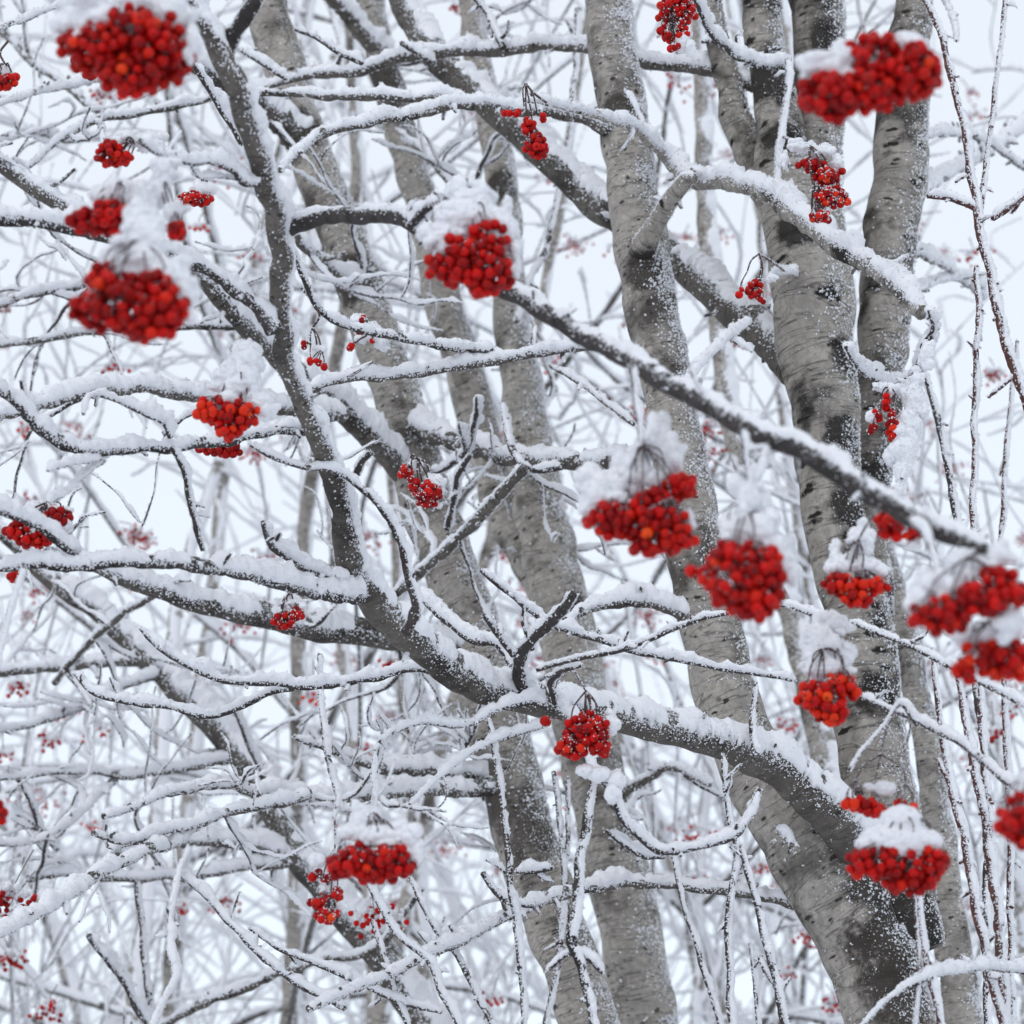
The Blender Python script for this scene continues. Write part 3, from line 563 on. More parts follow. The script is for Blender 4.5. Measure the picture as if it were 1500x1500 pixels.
B('dark', 'branch', (3.8, 4.0), [(-10, 1072, 10), (60, 1056, 12), (110, 1037, 13), (150, 1015, 13), (240, 985, 16)], 'limb', 1.1)
B('dark', 'branch', (3.8, 4.0), [(-10, 1142, 8), (60, 1134, 9), (130, 1129, 9), (180, 1137, 13), (240, 1129, 14), (300, 1118, 15), (355, 1108, 17)], 'limb', 1.3)
B('dark', 'branch', (3.7, 3.9), [(-10, 1236, 9), (60, 1230, 10), (95, 1207, 11), (130, 1176, 11), (168, 1142, 12)], 'limb', 1.2)
B('dark', 'branch', (3.9, 4.0), [(170, 1250, 14), (250, 1236, 18), (310, 1230, 22), (370, 1236, 25), (438, 1258, 28)], 'limb', .9)
B('dark', 'branch', (3.85, 4.0), [(40, 1285, 14), (90, 1276, 13), (170, 1286, 13), (240, 1286, 14), (300, 1280, 15), (370, 1266, 15), (440, 1268, 16)], 'limb', 1.0)
B('dark', 'branch', (3.6, 3.9), [(225, 872, 9), (180, 900, 9), (143, 930, 9), (113, 962, 9), (80, 1000, 8)], 'limb', 1.0)
B('dark', 'branch', (3.8, 3.9), [(-5, 1125, 7), (25, 1140, 9), (45, 1180, 9), (65, 1225, 9), (85, 1245, 8)], 'twig', 1.2)
B('dark', 'branch', (3.9, 4.0), [(620, 1300, 8), (585, 1350, 11), (560, 1380, 13), (520, 1400, 14), (480, 1402, 14), (430, 1420, 15), (310, 1464, 14), (235, 1505, 12)], 'limb', .9)
B('dark', 'twig', (3.9, 3.95), [(200, 1290, 9), (204, 1340, 10), (212, 1400, 10), (219, 1460, 10), (222, 1520, 10)], 'twig', .9)
B('dark', 'twig', (3.7, 3.9), [(345, 1040, 6), (360, 1085, 8), (385, 1140, 9), (400, 1170, 9)], 'twig', 1.0)
B('dark', 'twig', (3.7, 3.9), [(130, 1370, 9), (180, 1435, 11), (210, 1490, 12), (240, 1540, 12)], 'twig', 1.1)

# ---- saplings: upright shoots
def sapling(label, Y, stems, bark='shoot', snow=1.0, group='upright saplings'):
    key = 's%d' % len(TREES); last = stems[0][-1]
    tree(key, 'sapling', base_at(last[0], Y), label, 'sapling', group)
    for i, s in enumerate(stems): B(key, 'stem' if i == 0 else 'twig', Y, s, bark, snow, ground=(i == 0), cover=.05, ext=.4)
    return key
sapling('tall forked red-brown shoot crossing the upper right corner beside the large red cluster', 2.6,
    [[(1348, -15, 7), (1375, 45, 9), (1396, 120, 10), (1418, 220, 11), (1434, 330, 12), (1450, 410, 13), (1474, 500, 14), (1500, 590, 15), (1525, 690, 15)],
     [(1473, -15, 6), (1462, 90, 7), (1448, 210, 8), (1434, 320, 9)], [(1430, 390, 8), (1432, 500, 10), (1428, 620, 10), (1424, 770, 9), (1424, 850, 9)],
     [(1360, 288, 8), (1395, 292, 9), (1428, 304, 10)], [(1455, 318, 12), (1480, 302, 13), (1515, 272, 13)]])
sapling('dark slanting shoot at the right, rising just above the end of the front branch', 2.9,
    [[(1352, 540, 8), (1368, 590, 10), (1382, 650, 10), (1394, 720, 10), (1404, 780, 10), (1418, 900, 10), (1428, 1000, 10), (1440, 1100, 10), (1445, 1250, 11), (1448, 1510, 11)]], 'twig')
sapling('thin reddish vertical shoot by the right edge above the end of the front branch', 3.0,
    [[(1490, 500, 6), (1482, 580, 7), (1474, 660, 8), (1468, 760, 8), (1462, 850, 8), (1470, 1000, 9), (1480, 1250, 9), (1482, 1510, 10)]])
sapling('reddish brown shoot slanting down the lower right, left one of a close pair', 2.45,
    [[(1366, 950, 7), (1378, 1060, 10), (1394, 1150, 11), (1414, 1240, 12), (1430, 1330, 13), (1450, 1420, 13), (1472, 1515, 13)], [(1373, 1110, 5), (1380, 1128, 7), (1392, 1140, 8)]])
k = sapling('thicker brown shoot at lower right crossed by the low snowy arch', 2.5,
    [[(1404, 985, 9), (1418, 1080, 12), (1438, 1180, 13), (1454, 1280, 14), (1468, 1400, 15), (1474, 1515, 15)], [(1436, 990, 8), (1440, 1080, 10), (1446, 1150, 11), (1453, 1270, 11)]])
B(k, 'branch', (2.3, 2.3, 2.45), [(1258, 1508, 7), (1285, 1480, 8), (1312, 1458, 9), (1360, 1431, 10), (1420, 1418, 11), (1470, 1418, 11), (1515, 1428, 11)], 'twig', 2.0, spk=1.5)
sapling('pair of brown stems directly under the snow-topped cluster at lower right', 2.3,
    [[(1344, 1300, 9), (1352, 1380, 10), (1366, 1450, 11), (1380, 1520, 12)], [(1340, 1310, 5), (1346, 1400, 7), (1343, 1460, 8), (1338, 1515, 8)]])
sapling('long thin vertical shoot in front of the left-leaning trunk', 2.75,
    [[(712, 1045, 6), (728, 1115, 8), (738, 1190, 9), (748, 1290, 10), (757, 1350, 10), (765, 1420, 10), (768, 1515, 10)]], 'twig')
k = sapling('dark upright stick with a snowy knot low between the two pale trunks', 2.45,
    [[(872, 1140, 9), (860, 1200, 15), (850, 1270, 15), (841, 1340, 15), (838, 1385, 15), (850, 1420, 13), (862, 1460, 13), (872, 1520, 13)]], 'dark')
B(k, 'twig', 2.45, [(842, 1392, 12), (826, 1398, 10), (810, 1412, 7), (797, 1424, 5)], 'twig', 1.6)
B(k, 'twig', 2.45, [(842, 1390, 10), (862, 1404, 9), (884, 1425, 8)], 'twig', 1.8)
sapling('thin dark shoot below the lower left double cluster', 2.6, [[(535, 1285, 7), (568, 1350, 8), (590, 1376, 9), (626, 1406, 10), (646, 1450, 10), (680, 1520, 11)]], 'twig')
sapling('thin slanting shoot at bottom, left of the leaning trunk foot', 2.95, [[(600, 1285, 6), (640, 1362, 8), (670, 1402, 8), (700, 1460, 8), (728, 1520, 8)]], 'twig')
sapling('thin shoot rising from the bottom edge under a tiny pink cluster', 2.9, [[(546, 1348, 6), (562, 1400, 7), (580, 1460, 7), (602, 1520, 7)]], 'twig')
sapling('forked dark shoot at bottom just left of the thick trunk', 2.7,
    [[(1058, 1105, 6), (1068, 1200, 8), (1078, 1250, 9), (1070, 1330, 10), (1068, 1420, 11), (1073, 1520, 11)], [(1082, 1240, 8), (1104, 1312, 10), (1120, 1372, 10), (1134, 1430, 11), (1155, 1515, 11)], [(1112, 1400, 6), (1122, 1425, 8), (1134, 1440, 8)]], 'twig')
sapling('slim bare shoot at bottom between the twin stems and the thick trunk', 2.8, [[(985, 1255, 6), (1002, 1325, 7), (1022, 1392, 8), (1040, 1450, 8), (1058, 1520, 8)]], 'twig')
sapling('short bare shoot right of the forked dark shoot', 2.9, [[(1098, 1382, 5), (1104, 1430, 6), (1112, 1520, 7)]], 'twig')
sapling('frosty straight pair of thin shoots against the foot of the pale twin stems', 3.3,
    [[(810, 1130, 6), (822, 1220, 8), (826, 1330, 8), (815, 1420, 9), (800, 1520, 9)], [(832, 1140, 6), (830, 1250, 8), (820, 1370, 8)]], 'twig')

# ------------------------------------------------------------------ background trees grown by rule
def grow(p, d, L, r, lvl, maxl, out, up=0.25, spread=0.7, nch=(4, 6)):
    n = max(4, int(5 - lvl + 3)); pts = [p]; q = np.array(p, float); d = d / np.linalg.norm(d); rad = [r]
    bend = RNG.normal(size=3) * (0.04 if lvl == 0 else .2)
    for i in range(n):
        d = d + bend + RNG.normal(size=3) * (0.08 if lvl == 0 else .17) + np.array([0, 0, up * 0.25]); d /= np.linalg.norm(d)
        q = q + d * L / n; pts.append(q.copy()); rad.append(r * (1 - 0.72 * (i + 1) / n))
    out.append((lvl, np.array(pts), np.array(rad)))
    if lvl >= maxl: return
    for k in range(RNG.integers(*nch) + (1 if lvl == 0 else 0)):
        t = RNG.uniform(0.18 if lvl else 0.22, 0.97); i = min(n - 1, int(t * n)); f = t * n - i
        s = pts[i] * (1 - f) + pts[i + 1] * f; dd = pts[i + 1] - pts[i]; dd /= np.linalg.norm(dd)
        sd = RNG.normal(size=3); sd -= dd * sd.dot(dd); sd /= np.linalg.norm(sd)
        nd = dd * (1 - spread * 0.6) + sd * spread
        grow(s, nd, L * RNG.uniform(0.38, 0.62) * (1 - 0.35 * t), rad[i] * RNG.uniform(0.42, 0.62), lvl + 1, maxl, out, up, spread, nch)

def far_tree(x, y, h, r, label, maxl=3, lean=0.0, up=0.3, spread=0.75, nch=(3, 6), group='snowy trees in the background', bark='far', name='rowan_tree', cat='tree', snow=1.0):
    t = thing(name, (x, y, 0), label, cat, group)
    segs = []; grow(np.array([x, y, -0.1]), np.array([lean, RNG.normal(0, .05), 1.0]), h, r, 0, maxl, segs, up, spread, nch)
    acc = {'bark': [[], [], [], [], 0], 'snow': [[], [], [], 0]}
    nb = 0
    for lvl, pts, rad in segs:
        mid = pts[len(pts) // 2]; mp = max(0.0007, px(mid)); rad = np.maximum(rad, .95 * mp)
        top = px_of(pts) and (lvl == 0 or pts[:, 1].min() > 4.9)
        if lvl <= 1 and nb < 60:
            if not top: continue
            build_branch(t, 'trunk' if lvl == 0 else 'branch', pts, rad, 'pale' if lvl == 0 else bark, (0.6 if lvl == 0 else .9) * snow, mp, spk=.3, step=11 * mp, K=9); nb += 1
        else:
            if not top: continue
            C, R = resample(pts, rad, 16 * mp); V, Q, T3, uv = bark_tube(C, R, 5, 0.05)
            a = acc['bark']; a[0].append(V); a[1].append(Q + a[4]); a[2].append(T3 + a[4]); a[3].append(uv); a[4] += len(V)
            V, Q, T3 = snow_tube(C, R, mp, .9 * snow, K=9, spk=.3)
            s = acc['snow']; s[0].append(V); s[1].append(Q + s[3]); s[2].append(T3 + s[3]); s[3] += len(V)
    if acc['bark'][0]:
        a = acc['bark']; s = acc['snow']
        o = link('twigs', make_mesh('twigs', np.vstack(a[0]), np.vstack(a[1]), np.vstack(a[2]), np.vstack(a[3]), mats=[BARK[bark]]), t); o['kind'] = 'stuff'
        q = link('snow', make_mesh('snow', np.vstack(s[0]), np.vstack(s[1]), np.vstack(s[2]), mats=[SNOW]), o); q['kind'] = 'stuff'
    return t
def spray(key, p, d, L, r):
    """a forked twig with its side twigs, one part with its snow"""
    segs = []; grow(p, d, L, r, 1, 2, segs, .1, .7, (3, 7)); a = [[], [], [], [], 0]; sn = [[], [], [], 0]; mp = px(p)
    for lvl, pts, rad in segs:
        if pts[:, 1].min() < 2.95: continue
        rad = np.maximum(rad, 1.15 * mp); C, R = resample(pts, rad, 6 * mp)
        C = C + np.stack([noise(C / (34 * mp) + q) for q in (1.7, 31.1, 77.7)], -1) * 4 * mp; C[0] = pts[0]; R = R * (1 + .25 * noise(C / (12 * mp)))
        V, Q, T3, uv = bark_tube(C, R, 7); a[0].append(V); a[1].append(Q + a[4]); a[2].append(T3 + a[4]); a[3].append(uv); a[4] += len(V)
        V, Q, T3 = snow_tube(C, R, mp, 1.0, K=12, spk=.5); sn[0].append(V); sn[1].append(Q + sn[3]); sn[2].append(T3 + sn[3]); sn[3] += len(V)
    if not a[0]: return
    o = link('twig', make_mesh('twig', np.vstack(a[0]), np.vstack(a[1]), np.vstack(a[2]), np.vstack(a[3]), mats=[BARK['twig']]), TREES[key])
    link('snow', make_mesh('snow', np.vstack(sn[0]), np.vstack(sn[1]), np.vstack(sn[2]), mats=[SNOW]), o)
def px_of(pts):
    """is any of this polyline near the view (with a margin for a step aside)?"""
    d = (pts - CAM) @ FWD; u = 750 + F * ((pts - CAM) @ RGT) / d; v = 750 - F * ((pts - CAM) @ UPV) / d
    return bool(((u > -500) & (u < 2000) & (v > -400) & (v < 1900)).any())
for _ in range(95):
    key, hp, hr, nm = HOSTS[RNG.integers(0, len(HOSTS))]; i = RNG.integers(0, len(hp) - 1); f = RNG.random()
    p = hp[i] * (1 - f) + hp[i + 1] * f
    if p[2] < 1.9 or not px_of(p[None]) or (p[0] < -.45 and p[2] > 3.35 and RNG.random() < .6): continue
    d = (hp[i] - hp[i + 1]) * (RNG.choice([-1, 1]) if nm == 'branch' else 1); d = d / np.linalg.norm(d)
    sd = RNG.normal(size=3) * np.array([1, .5, 1]) + np.array([0, .2, .1]); sd /= np.linalg.norm(sd)
    spray(key, p, d * .6 + sd, RNG.uniform(.13, .38), RNG.uniform(2.6, 4.6) * px(p))
def X(u, Y): return P(u, 1100, Y)[0]
BG = [
    (1455, 5.5, 5.6, .026, .0, 'background tree with many upright frosted twigs along the right edge'),
    (150, 5.6, 6.4, .030, -.03, 'background tree with dark twigs between the left red clusters'),
    (760, 6.0, 6.6, .032, .05, 'background tree whose fine twigs cross the sky left of the first pale trunk'),
    (1380, 5.7, 6.4, .030, -.02, 'background tree with fine twigs right of the rightmost thick trunk'),
    (560, 7.2, 6.8, .036, .03, 'background tree glimpsed between the left-leaning and twin trunks'),
    (60, 6.0, 5.0, .030, -.05, 'background tree with crooked frosted boughs along the left edge'),
    (330, 6.6, 5.6, .034, .04, 'background tree seen through the gaps behind the dark leaning trunk'),
    (640, 6.6, 6.0, .036, -.06, 'background tree whose twigs fill the gap below the front branch'),
    (1010, 6.4, 5.4, .030, .06, 'background tree behind the thin pale trunk'),
    (1480, 6.2, 5.4, .030, .02, 'background tree with frosted boughs in the far right edge'),
    (1240, 7.2, 6.5, .038, -.03, 'background tree hidden mostly behind the thick trunks'),
    (180, 7.8, 7.0, .04, .06, 'pale distant tree behind the left clusters'),
    (880, 8.0, 7.0, .04, .0, 'pale distant tree behind the twin stems'),
    (480, 9.0, 7.6, .045, .0, 'faint distant tree behind the leaning trunk'),
    (1420, 8.6, 7.4, .04, -.05, 'faint distant tree behind the red-brown shoots'),
    (1500, 6.6, 6.6, .032, -.04, 'background tree leaning in from the right edge behind the reddish shoots'),
    (1350, 7.4, 7.0, .034, .04, 'background tree showing just right of the rightmost thick trunk, low down'),
]
for u, y, h, r, ln, lab in BG: far_tree(X(u, y), y, h, r, lab, lean=ln)
# low brush: many upright frosted shoots, far off, read as one mass
def thicket():
    acc = [[], [], [], [], 0]; sn = [[], [], [], 0]
    for k in range(100):
        y = RNG.uniform(6, 13); x = RNG.uniform(-.30, .30) * y; h = RNG.uniform(.27, .50) * y + .9
        segs = []; grow(np.array([x, y, -.1]), np.array([RNG.normal(0, .12), RNG.normal(0, .1), 1]), h, .007 + .0006 * y, 0, 1, segs, .3, .6, (4, 8))
        for lvl, pts, rad in segs:
            if not px_of(pts): continue
            mp = px(pts[-1]); rad = np.maximum(rad, .8 * mp)
            C, R = resample(pts, rad, 22 * mp); V, Q, T3, uv = bark_tube(C, R, 5, .05)
            acc[0].append(V); acc[1].append(Q + acc[4]); acc[2].append(T3 + acc[4]); acc[3].append(uv); acc[4] += len(V)
            V, Q, T3 = snow_tube(C, R, mp, 1.1, K=8, spk=.15, cover=.15); sn[0].append(V); sn[1].append(Q + sn[3]); sn[2].append(T3 + sn[3]); sn[3] += len(V)
    o = link('thicket', make_mesh('thicket', np.vstack(acc[0]), np.vstack(acc[1]), np.vstack(acc[2]), np.vstack(acc[3]), mats=[BARK['far']]))
    o['kind'] = 'stuff'; o['label'] = 'distant mass of frosted shoots and twigs behind the trees'; o['category'] = 'thicket'
    q = link('snow', make_mesh('snow', np.vstack(sn[0]), np.vstack(sn[1]), np.vstack(sn[2]), mats=[SNOW]), o); q['kind'] = 'stuff'
thicket()

# ------------------------------------------------------------------ berries
def berry_mesh(name, mat, seg=14, rings=10):
    V = []; Q = []; T3 = []; fm = []
    for i in range(1, rings):
        th = math.pi * i / rings
        for j in range(seg):
            ph = 2 * math.pi * j / seg; r = 1.0
            x, y, z = math.sin(th) * math.cos(ph), math.sin(th) * math.sin(ph), math.cos(th) * .94
            if i == rings - 1:                                   # the five-pointed dried calyx
                k = 1.25 if j % 3 == 0 else .7; x *= k; y *= k; z = -0.94
            V.append((x, y, z))
    n = rings - 1
    for i in range(n - 1):
        for j in range(seg):
            Q.append((i * seg + j, (i + 1) * seg + j, (i + 1) * seg + (j + 1) % seg, i * seg + (j + 1) % seg)); fm.append(0)
    V += [(0, 0, .90), (0, 0, -.72)]; a, b = len(V) - 2, len(V) - 1
    for j in range(seg): T3.append((a, j, (j + 1) % seg)); fm.append(0)
    for j in range(seg): T3.append((b, (n - 1) * seg + (j + 1) % seg, (n - 1) * seg + j)); fm.append(1)
    return make_mesh(name, V, Q, T3, mats=[mat, CALYX], fm=fm)
BM = {'red': berry_mesh('berry', RED), 'orange': berry_mesh('berry', ORANGE)}
LOWB = {'red': berry_mesh('berry_low', RED, 8, 6), 'orange': berry_mesh('berry_low', ORANGE, 8, 6)}

def pack(lobes, Y, dia, cap, sparse=1.0):
    """berry centres packed into the lobes of a cluster (camera-plane ellipses with real depth)"""
    c0 = P(lobes[0][0], lobes[0][1], Y); mp = px(c0); cand = []
    for (u, v, rx, ry) in lobes:
        c = P(u, v, Y); rd = min(rx, ry) * .95; n = 900
        q = RNG.normal(size=(n, 3)); q /= np.linalg.norm(q, axis=1)[:, None]; q *= (RNG.uniform(.45, 1, n) ** .5)[:, None]
        q *= 1 + .26 * noise(q * 2.6 + u)[:, None]
        e = np.array([max(3, rx - dia / mp * .42), max(3, ry - dia / mp * .42), rd]) * mp
        cand.append(c + q[:, :1] * e[0] * RGT + q[:, 1:2] * e[1] * UPV + q[:, 2:3] * e[2] * FWD)
    cand = np.vstack(cand); RNG.shuffle(cand)
    score = (cand - c0) @ FWD + RNG.random(len(cand)) * 16 * mp
    hole = noise(cand / (26 * mp) + 40) > .38
    cand = cand[~hole]; score = score[~hole]
    cand = cand[np.argsort(score)]; got = np.zeros((0, 3)); md = dia * .80 * sparse
    for p in cand:
        if len(got) >= cap: break
        if len(got) == 0 or ((got - p) ** 2).sum(1).min() > md * md: got = np.vstack([got, p])
    return got, mp

PENDING = []     # snow caps waiting for their voxel union
def stalk_mesh(apex, berries, dia, mp, ped):
    acc = [[], [], [], [], 0]
    def tube(pts, r0, r1):
        C, R = resample(pts, np.linspace(r0, r1, len(pts)), 4 * mp); V, Q, T3, uv = bark_tube(C, R, 5, .05)
        acc[0].append(V); acc[1].append(Q + acc[4]); acc[2].append(T3 + acc[4]); acc[4] += len(V)
    if ped is not None:
        mid = (ped + apex) / 2 + np.array([1, 0, 0]) * mp * RNG.normal(0, 5)
        tube([ped, mid, apex], 2.0 * mp, 1.5 * mp)
    nh = max(3, min(9, len(berries) // 6)); idx = RNG.choice(len(berries), min(nh, len(berries)), replace=False)
    hubs = []
    for i in idx:
        h = apex * .45 + berries[i] * .55 + (berries[i] - berries.mean(0)) * .2 + np.array([0, 0, 1]) * mp * 2
        m = (apex + h) / 2 + (berries[i] - berries.mean(0)) * .22 + np.array([0, 0, 1]) * mp * 2 - FWD * mp * 11
        tube([apex, m, h], 1.5 * mp, 1.1 * mp); hubs.append(h)
    hubs = np.array(hubs)
    for b in berries:
        h = hubs[((hubs - b) ** 2).sum(1).argmin()]; e = b + np.array([0, 0, 1]) * dia * .4
        m = (h + e) / 2 + np.array([0, 0, 1]) * mp * 1.5 + (e - hubs.mean(0)) * .10
        tube([h, m, e], .95 * mp, .8 * mp)
    return make_mesh('stalks', np.vstack(acc[0]), np.vstack(acc[1]), np.vstack(acc[2]), mats=[STALK])

def snow_blobs(blobs, Y, name, parent, vox=2.1, lump=1.0):
    """snow as a union of ellipsoids given in photo units, meshed by voxel remesh"""
    import bmesh
    bm = bmesh.new(); c0 = P(blobs[0][0], blobs[0][1], Y); mp = px(c0)
    full = []
    for b in blobs:
        u, v, rx, ry = b[:4]; dz = b[4] if len(b) > 4 else 0; rd = b[5] if len(b) > 5 else .5 * (rx + ry)
        k0 = .8 if lump > .65 else 1
        full.append((u, v, rx * k0, ry * k0, dz, rd * k0))
        for _ in range(int(4 + (rx + ry) / 9) if lump > .65 else 0):
            t = RNG.uniform(0, 2 * math.pi); q = RNG.uniform(.45, .95); k = RNG.uniform(.22, .46)
            full.append((u + rx * q * math.cos(t), v + ry * q * math.sin(t), rx * k * RNG.uniform(.8, 1.3), ry * k * RNG.uniform(.7, 1.3), dz + RNG.uniform(-.7, .6) * rd * (1 - q * .5), rd * k))
    for b in full:
        u, v, rx, ry = b[:4]; dz = b[4] if len(b) > 4 else 0; rd = b[5] if len(b) > 5 else .5 * (rx + ry)
        c = P(u, v, Y) + FWD * dz * mp
        r = bmesh.ops.create_icosphere(bm, subdivisions=2, radius=1)
        for vv in r['verts']:
            q = vv.co; vv.co = Vector(c + RGT * q[0] * rx * mp + UPV * q[2] * ry * mp + FWD * q[1] * rd * mp)
    me = bpy.data.meshes.new(name); bm.to_mesh(me); bm.free()
    o = bpy.data.objects.new('tmp_union', me); COL.objects.link(o)
    m = o.modifiers.new('r', 'REMESH'); m.mode = 'VOXEL'; m.voxel_size = vox * mp
    PENDING.append((o, name, parent, mp, lump))
def flush_snow():
    bpy.context.view_layer.update(); dg = bpy.context.evaluated_depsgraph_get()
    for o, name, parent, mp, lump in PENDING:
        me = bpy.data.meshes.new_from_object(o.evaluated_get(dg))
        n = len(me.vertices); V = np.zeros(n * 3, np.float32); me.vertices.foreach_get('co', V); V = V.reshape(-1, 3).astype(float)
        Nv = np.zeros(n * 3, np.float32); me.vertex_normals.foreach_get('vector', Nv); Nv = Nv.reshape(-1, 3)
        m = len(me.polygons); lt = np.zeros(m, np.int32); me.polygons.foreach_get('loop_total', lt)
        li = np.zeros(len(me.loops), np.int32); me.loops.foreach_get('vertex_index', li)
        Q = li.reshape(-1, 4) if (lt == 4).all() else None
        d = lump * (6.0 * noise(V / (24 * mp)) + 2.2 * noise(V / (9 * mp) + 4) + 1.5 * noise(V / (3.6 * mp)) + 1.0 * noise(V / (2 * mp)))
        V = V + Nv * (d * mp)[:, None]
        k = int(n * .10 * lump); ii = RNG.integers(0, n, k)
        if Q is None: bpy.data.objects.remove(o); continue
        lab = np.arange(n)
        while True:                                   # one object per separate lump of snow
            mn = lab[Q].min(1); new = lab.copy(); np.minimum.at(new, Q.ravel(), np.repeat(mn, 4)); new = new[new]
            if (new == lab).all(): break
            lab = new
        for root in np.unique(lab):
            vi = np.where(lab == root)[0]
            if len(vi) < 30: continue
            mp_ = np.full(n, -1); mp_[vi] = np.arange(len(vi)); sel = (lab[ii] == root)
            if not sel.any(): sv, sf = np.zeros((0, 3)), np.zeros((0, 3), int)
            else: sv, sf = specks(V[ii[sel]] + Nv[ii[sel]] * mp * .4, RNG.uniform(.6, 1.8, sel.sum()) * mp)
            link(name, make_mesh(name, np.vstack([V[vi], sv]), mp_[Q[lab[Q[:, 0]] == root]], sf + len(vi), mats=[SNOW]), parent)
        bpy.data.objects.remove(o); bpy.data.meshes.remove(me)
    PENDING.clear()

def cluster(label, Y, lobes, snow, apex, ped=None, dia=.0086, cap=100, col='red', sparse=1.0, group='red berry clusters', pY=None, lump=1.0, frost=0.0):
    """one rowan berry cluster: every berry a part, one part of stalks, one of snow"""
    a = P(*apex, Y); t = thing('berry_cluster', a, label, 'berry cluster', group)
    pts, mp = pack(lobes, Y, dia, int(cap * 2.3), sparse); inner = pts[cap:]; pts = pts[:cap]; c = pts.mean(0); base = np.array(a)
    if len(inner):                                    # the berries at the back of the bunch
        me0 = LOWB['red']; k = len(me0.vertices); v0 = np.zeros(k * 3, np.float32); me0.vertices.foreach_get('co', v0); v0 = v0.reshape(-1, 3); Qs, Ts = [], []
        for i in range(len(inner)):
            for f in me0.polygons: (Qs if len(f.vertices) == 4 else Ts).append([x + i * k for x in f.vertices])
        o = link('inner_berries', make_mesh('inner_berries', np.vstack([v0 * dia * .52 + p for p in inner]), Qs, Ts, mats=[RED]), t); o['kind'] = 'stuff'
    for p in pts:
        s = .5 * dia * RNG.uniform(.80, 1.2)
        o = bpy.data.objects.new('berry', BM['orange'] if (RNG.random() < (.5 if col == 'orange' else .03)) else BM['red'])
        COL.objects.link(o); o.parent = t; o.location = Vector(p - base); o.scale = (s, s, s * RNG.uniform(.92, 1.04))
        d = Vector((p - c) / (np.linalg.norm(p - c) + 1e-9)) + Vector((0, 0, -.9)) + Vector(RNG.normal(size=3) * .35)
        o.rotation_mode = 'QUATERNION'; o.rotation_quaternion = (-d).to_track_quat('Z', 'Y') @ Quaternion((0, 0, 1), RNG.uniform(0, 6.28))
    pd = None if ped is None else P(ped[0], ped[1], pY or Y)
    sm = stalk_mesh(base, pts, dia, mp, pd); link('stalks', sm, t)
    sv0 = np.zeros(len(sm.vertices) * 3, np.float32); sm.vertices.foreach_get('co', sv0); sv0 = sv0.reshape(-1, 3).astype(float)
    k = int(len(sv0) * .16); ii = RNG.integers(0, len(sv0), k); sv, sf = specks(sv0[ii] + WIND * .7 * mp, RNG.uniform(.5, 1.6, k) * mp)
    link('stalk_rime', make_mesh('stalk_rime', sv, None, sf, mats=[SNOW]), t)
    if snow: snow_blobs(snow, Y, 'snow_cap', t, lump=lump)
    if frost:                                         # rime sitting on the berries themselves
        k = int(len(pts) * 14 * frost); ii = RNG.integers(0, len(pts), k)
        q = RNG.normal(size=(k, 3)) + WIND * .8; q /= np.linalg.norm(q, axis=1)[:, None]
        sv, sf = specks(pts[ii] + q * dia * .5, RNG.uniform(.5, 1.7, k) * mp)
        link('rime', make_mesh('rime', sv, None, sf, mats=[SNOW], smooth=True), t)
    return t

C = cluster
C('large red cluster at top left under a thick snow hood', 1.47, [(205, 62, 78, 58), (150, 72, 58, 44), (225, 90, 62, 44), (195, 112, 50, 34), (110, 66, 28, 24)],
  [(180, 8, 82, 34, 8), (120, 38, 36, 24, 4), (245, 22, 44, 40, 10), (280, 62, 14, 34, 6), (150, 25, 60, 34, 14)], (180, 5), (200, -60), cap=100)
C('large red cluster at upper right in front of two trunks, snow at its left shoulder', 1.42, [(1285, 85, 50, 42), (1218, 142, 52, 40), (1335, 105, 46, 48), (1270, 130, 48, 36), (1352, 100, 26, 30)],
  [(1212, 100, 40, 28, 10), (1240, 84, 26, 26, 8), (1335, 68, 34, 22, 14), (1278, 98, 22, 14, 2), (1190, 110, 18, 22, 10)], (1270, 60), (1255, -40), cap=100)
C('small bright red cluster above the left snow column, topmost of three', 2.0, [(160, 226, 24, 22), (180, 232, 18, 14)], [(185, 200, 26, 14, 10), (215, 205, 30, 18, 14), (170, 205, 18, 10, 8)], (195, 205), (235, 225), dia=.0075, cap=60, pY=1.86)
C('compact red cluster at left, middle of the snow column', 1.62, [(128, 326, 32, 24), (160, 320, 36, 32), (150, 298, 12, 14)], [(165, 282, 34, 22, 12), (205, 300, 30, 40, 20), (190, 335, 24, 34, 18)], (175, 270), (235, 226), cap=45, pY=1.84)
C('little red cluster tucked against the right of the left snow column', 1.7, [(258, 338, 20, 16)], [(232, 280, 18, 34, 6), (255, 310, 20, 18, 6), (240, 250, 24, 26, 8)], (240, 262), (260, 238), cap=14, pY=1.88)
C('wide red cluster at left, lowest of the snow column', 1.47, [(190, 450, 82, 52), (160, 412, 38, 34), (215, 425, 44, 36), (130, 455, 34, 30), (240, 455, 44, 36), (215, 480, 48, 26)],
  [(205, 380, 50, 36, 14), (175, 385, 40, 22, 12), (240, 405, 38, 34, 12), (268, 435, 18, 38, 10), (215, 345, 32, 40, 16), (200, 320, 24, 30, 18)], (205, 350), (235, 245), cap=100, pY=1.84)
C('small dark red cluster left of the front limb, below the snowy spur', 2.4, [(285, 291, 28, 14)], [(295, 276, 26, 10, 8)], (300, 262), (318, 258), dia=.008, cap=32, pY=1.97, frost=.6)
C('red cluster hanging from the front branch near picture centre, snow dome on top', 1.72, [(690, 385, 62, 40), (720, 352, 38, 34), (650, 388, 34, 28), (715, 400, 42, 36), (705, 420, 26, 18)],
  [(690, 318, 50, 36, 10), (650, 345, 32, 32, 8), (735, 340, 30, 44, 12), (690, 290, 36, 26, 12), (756, 378, 12, 34, 10)], (690, 300), (700, 275), cap=85, pY=1.8)
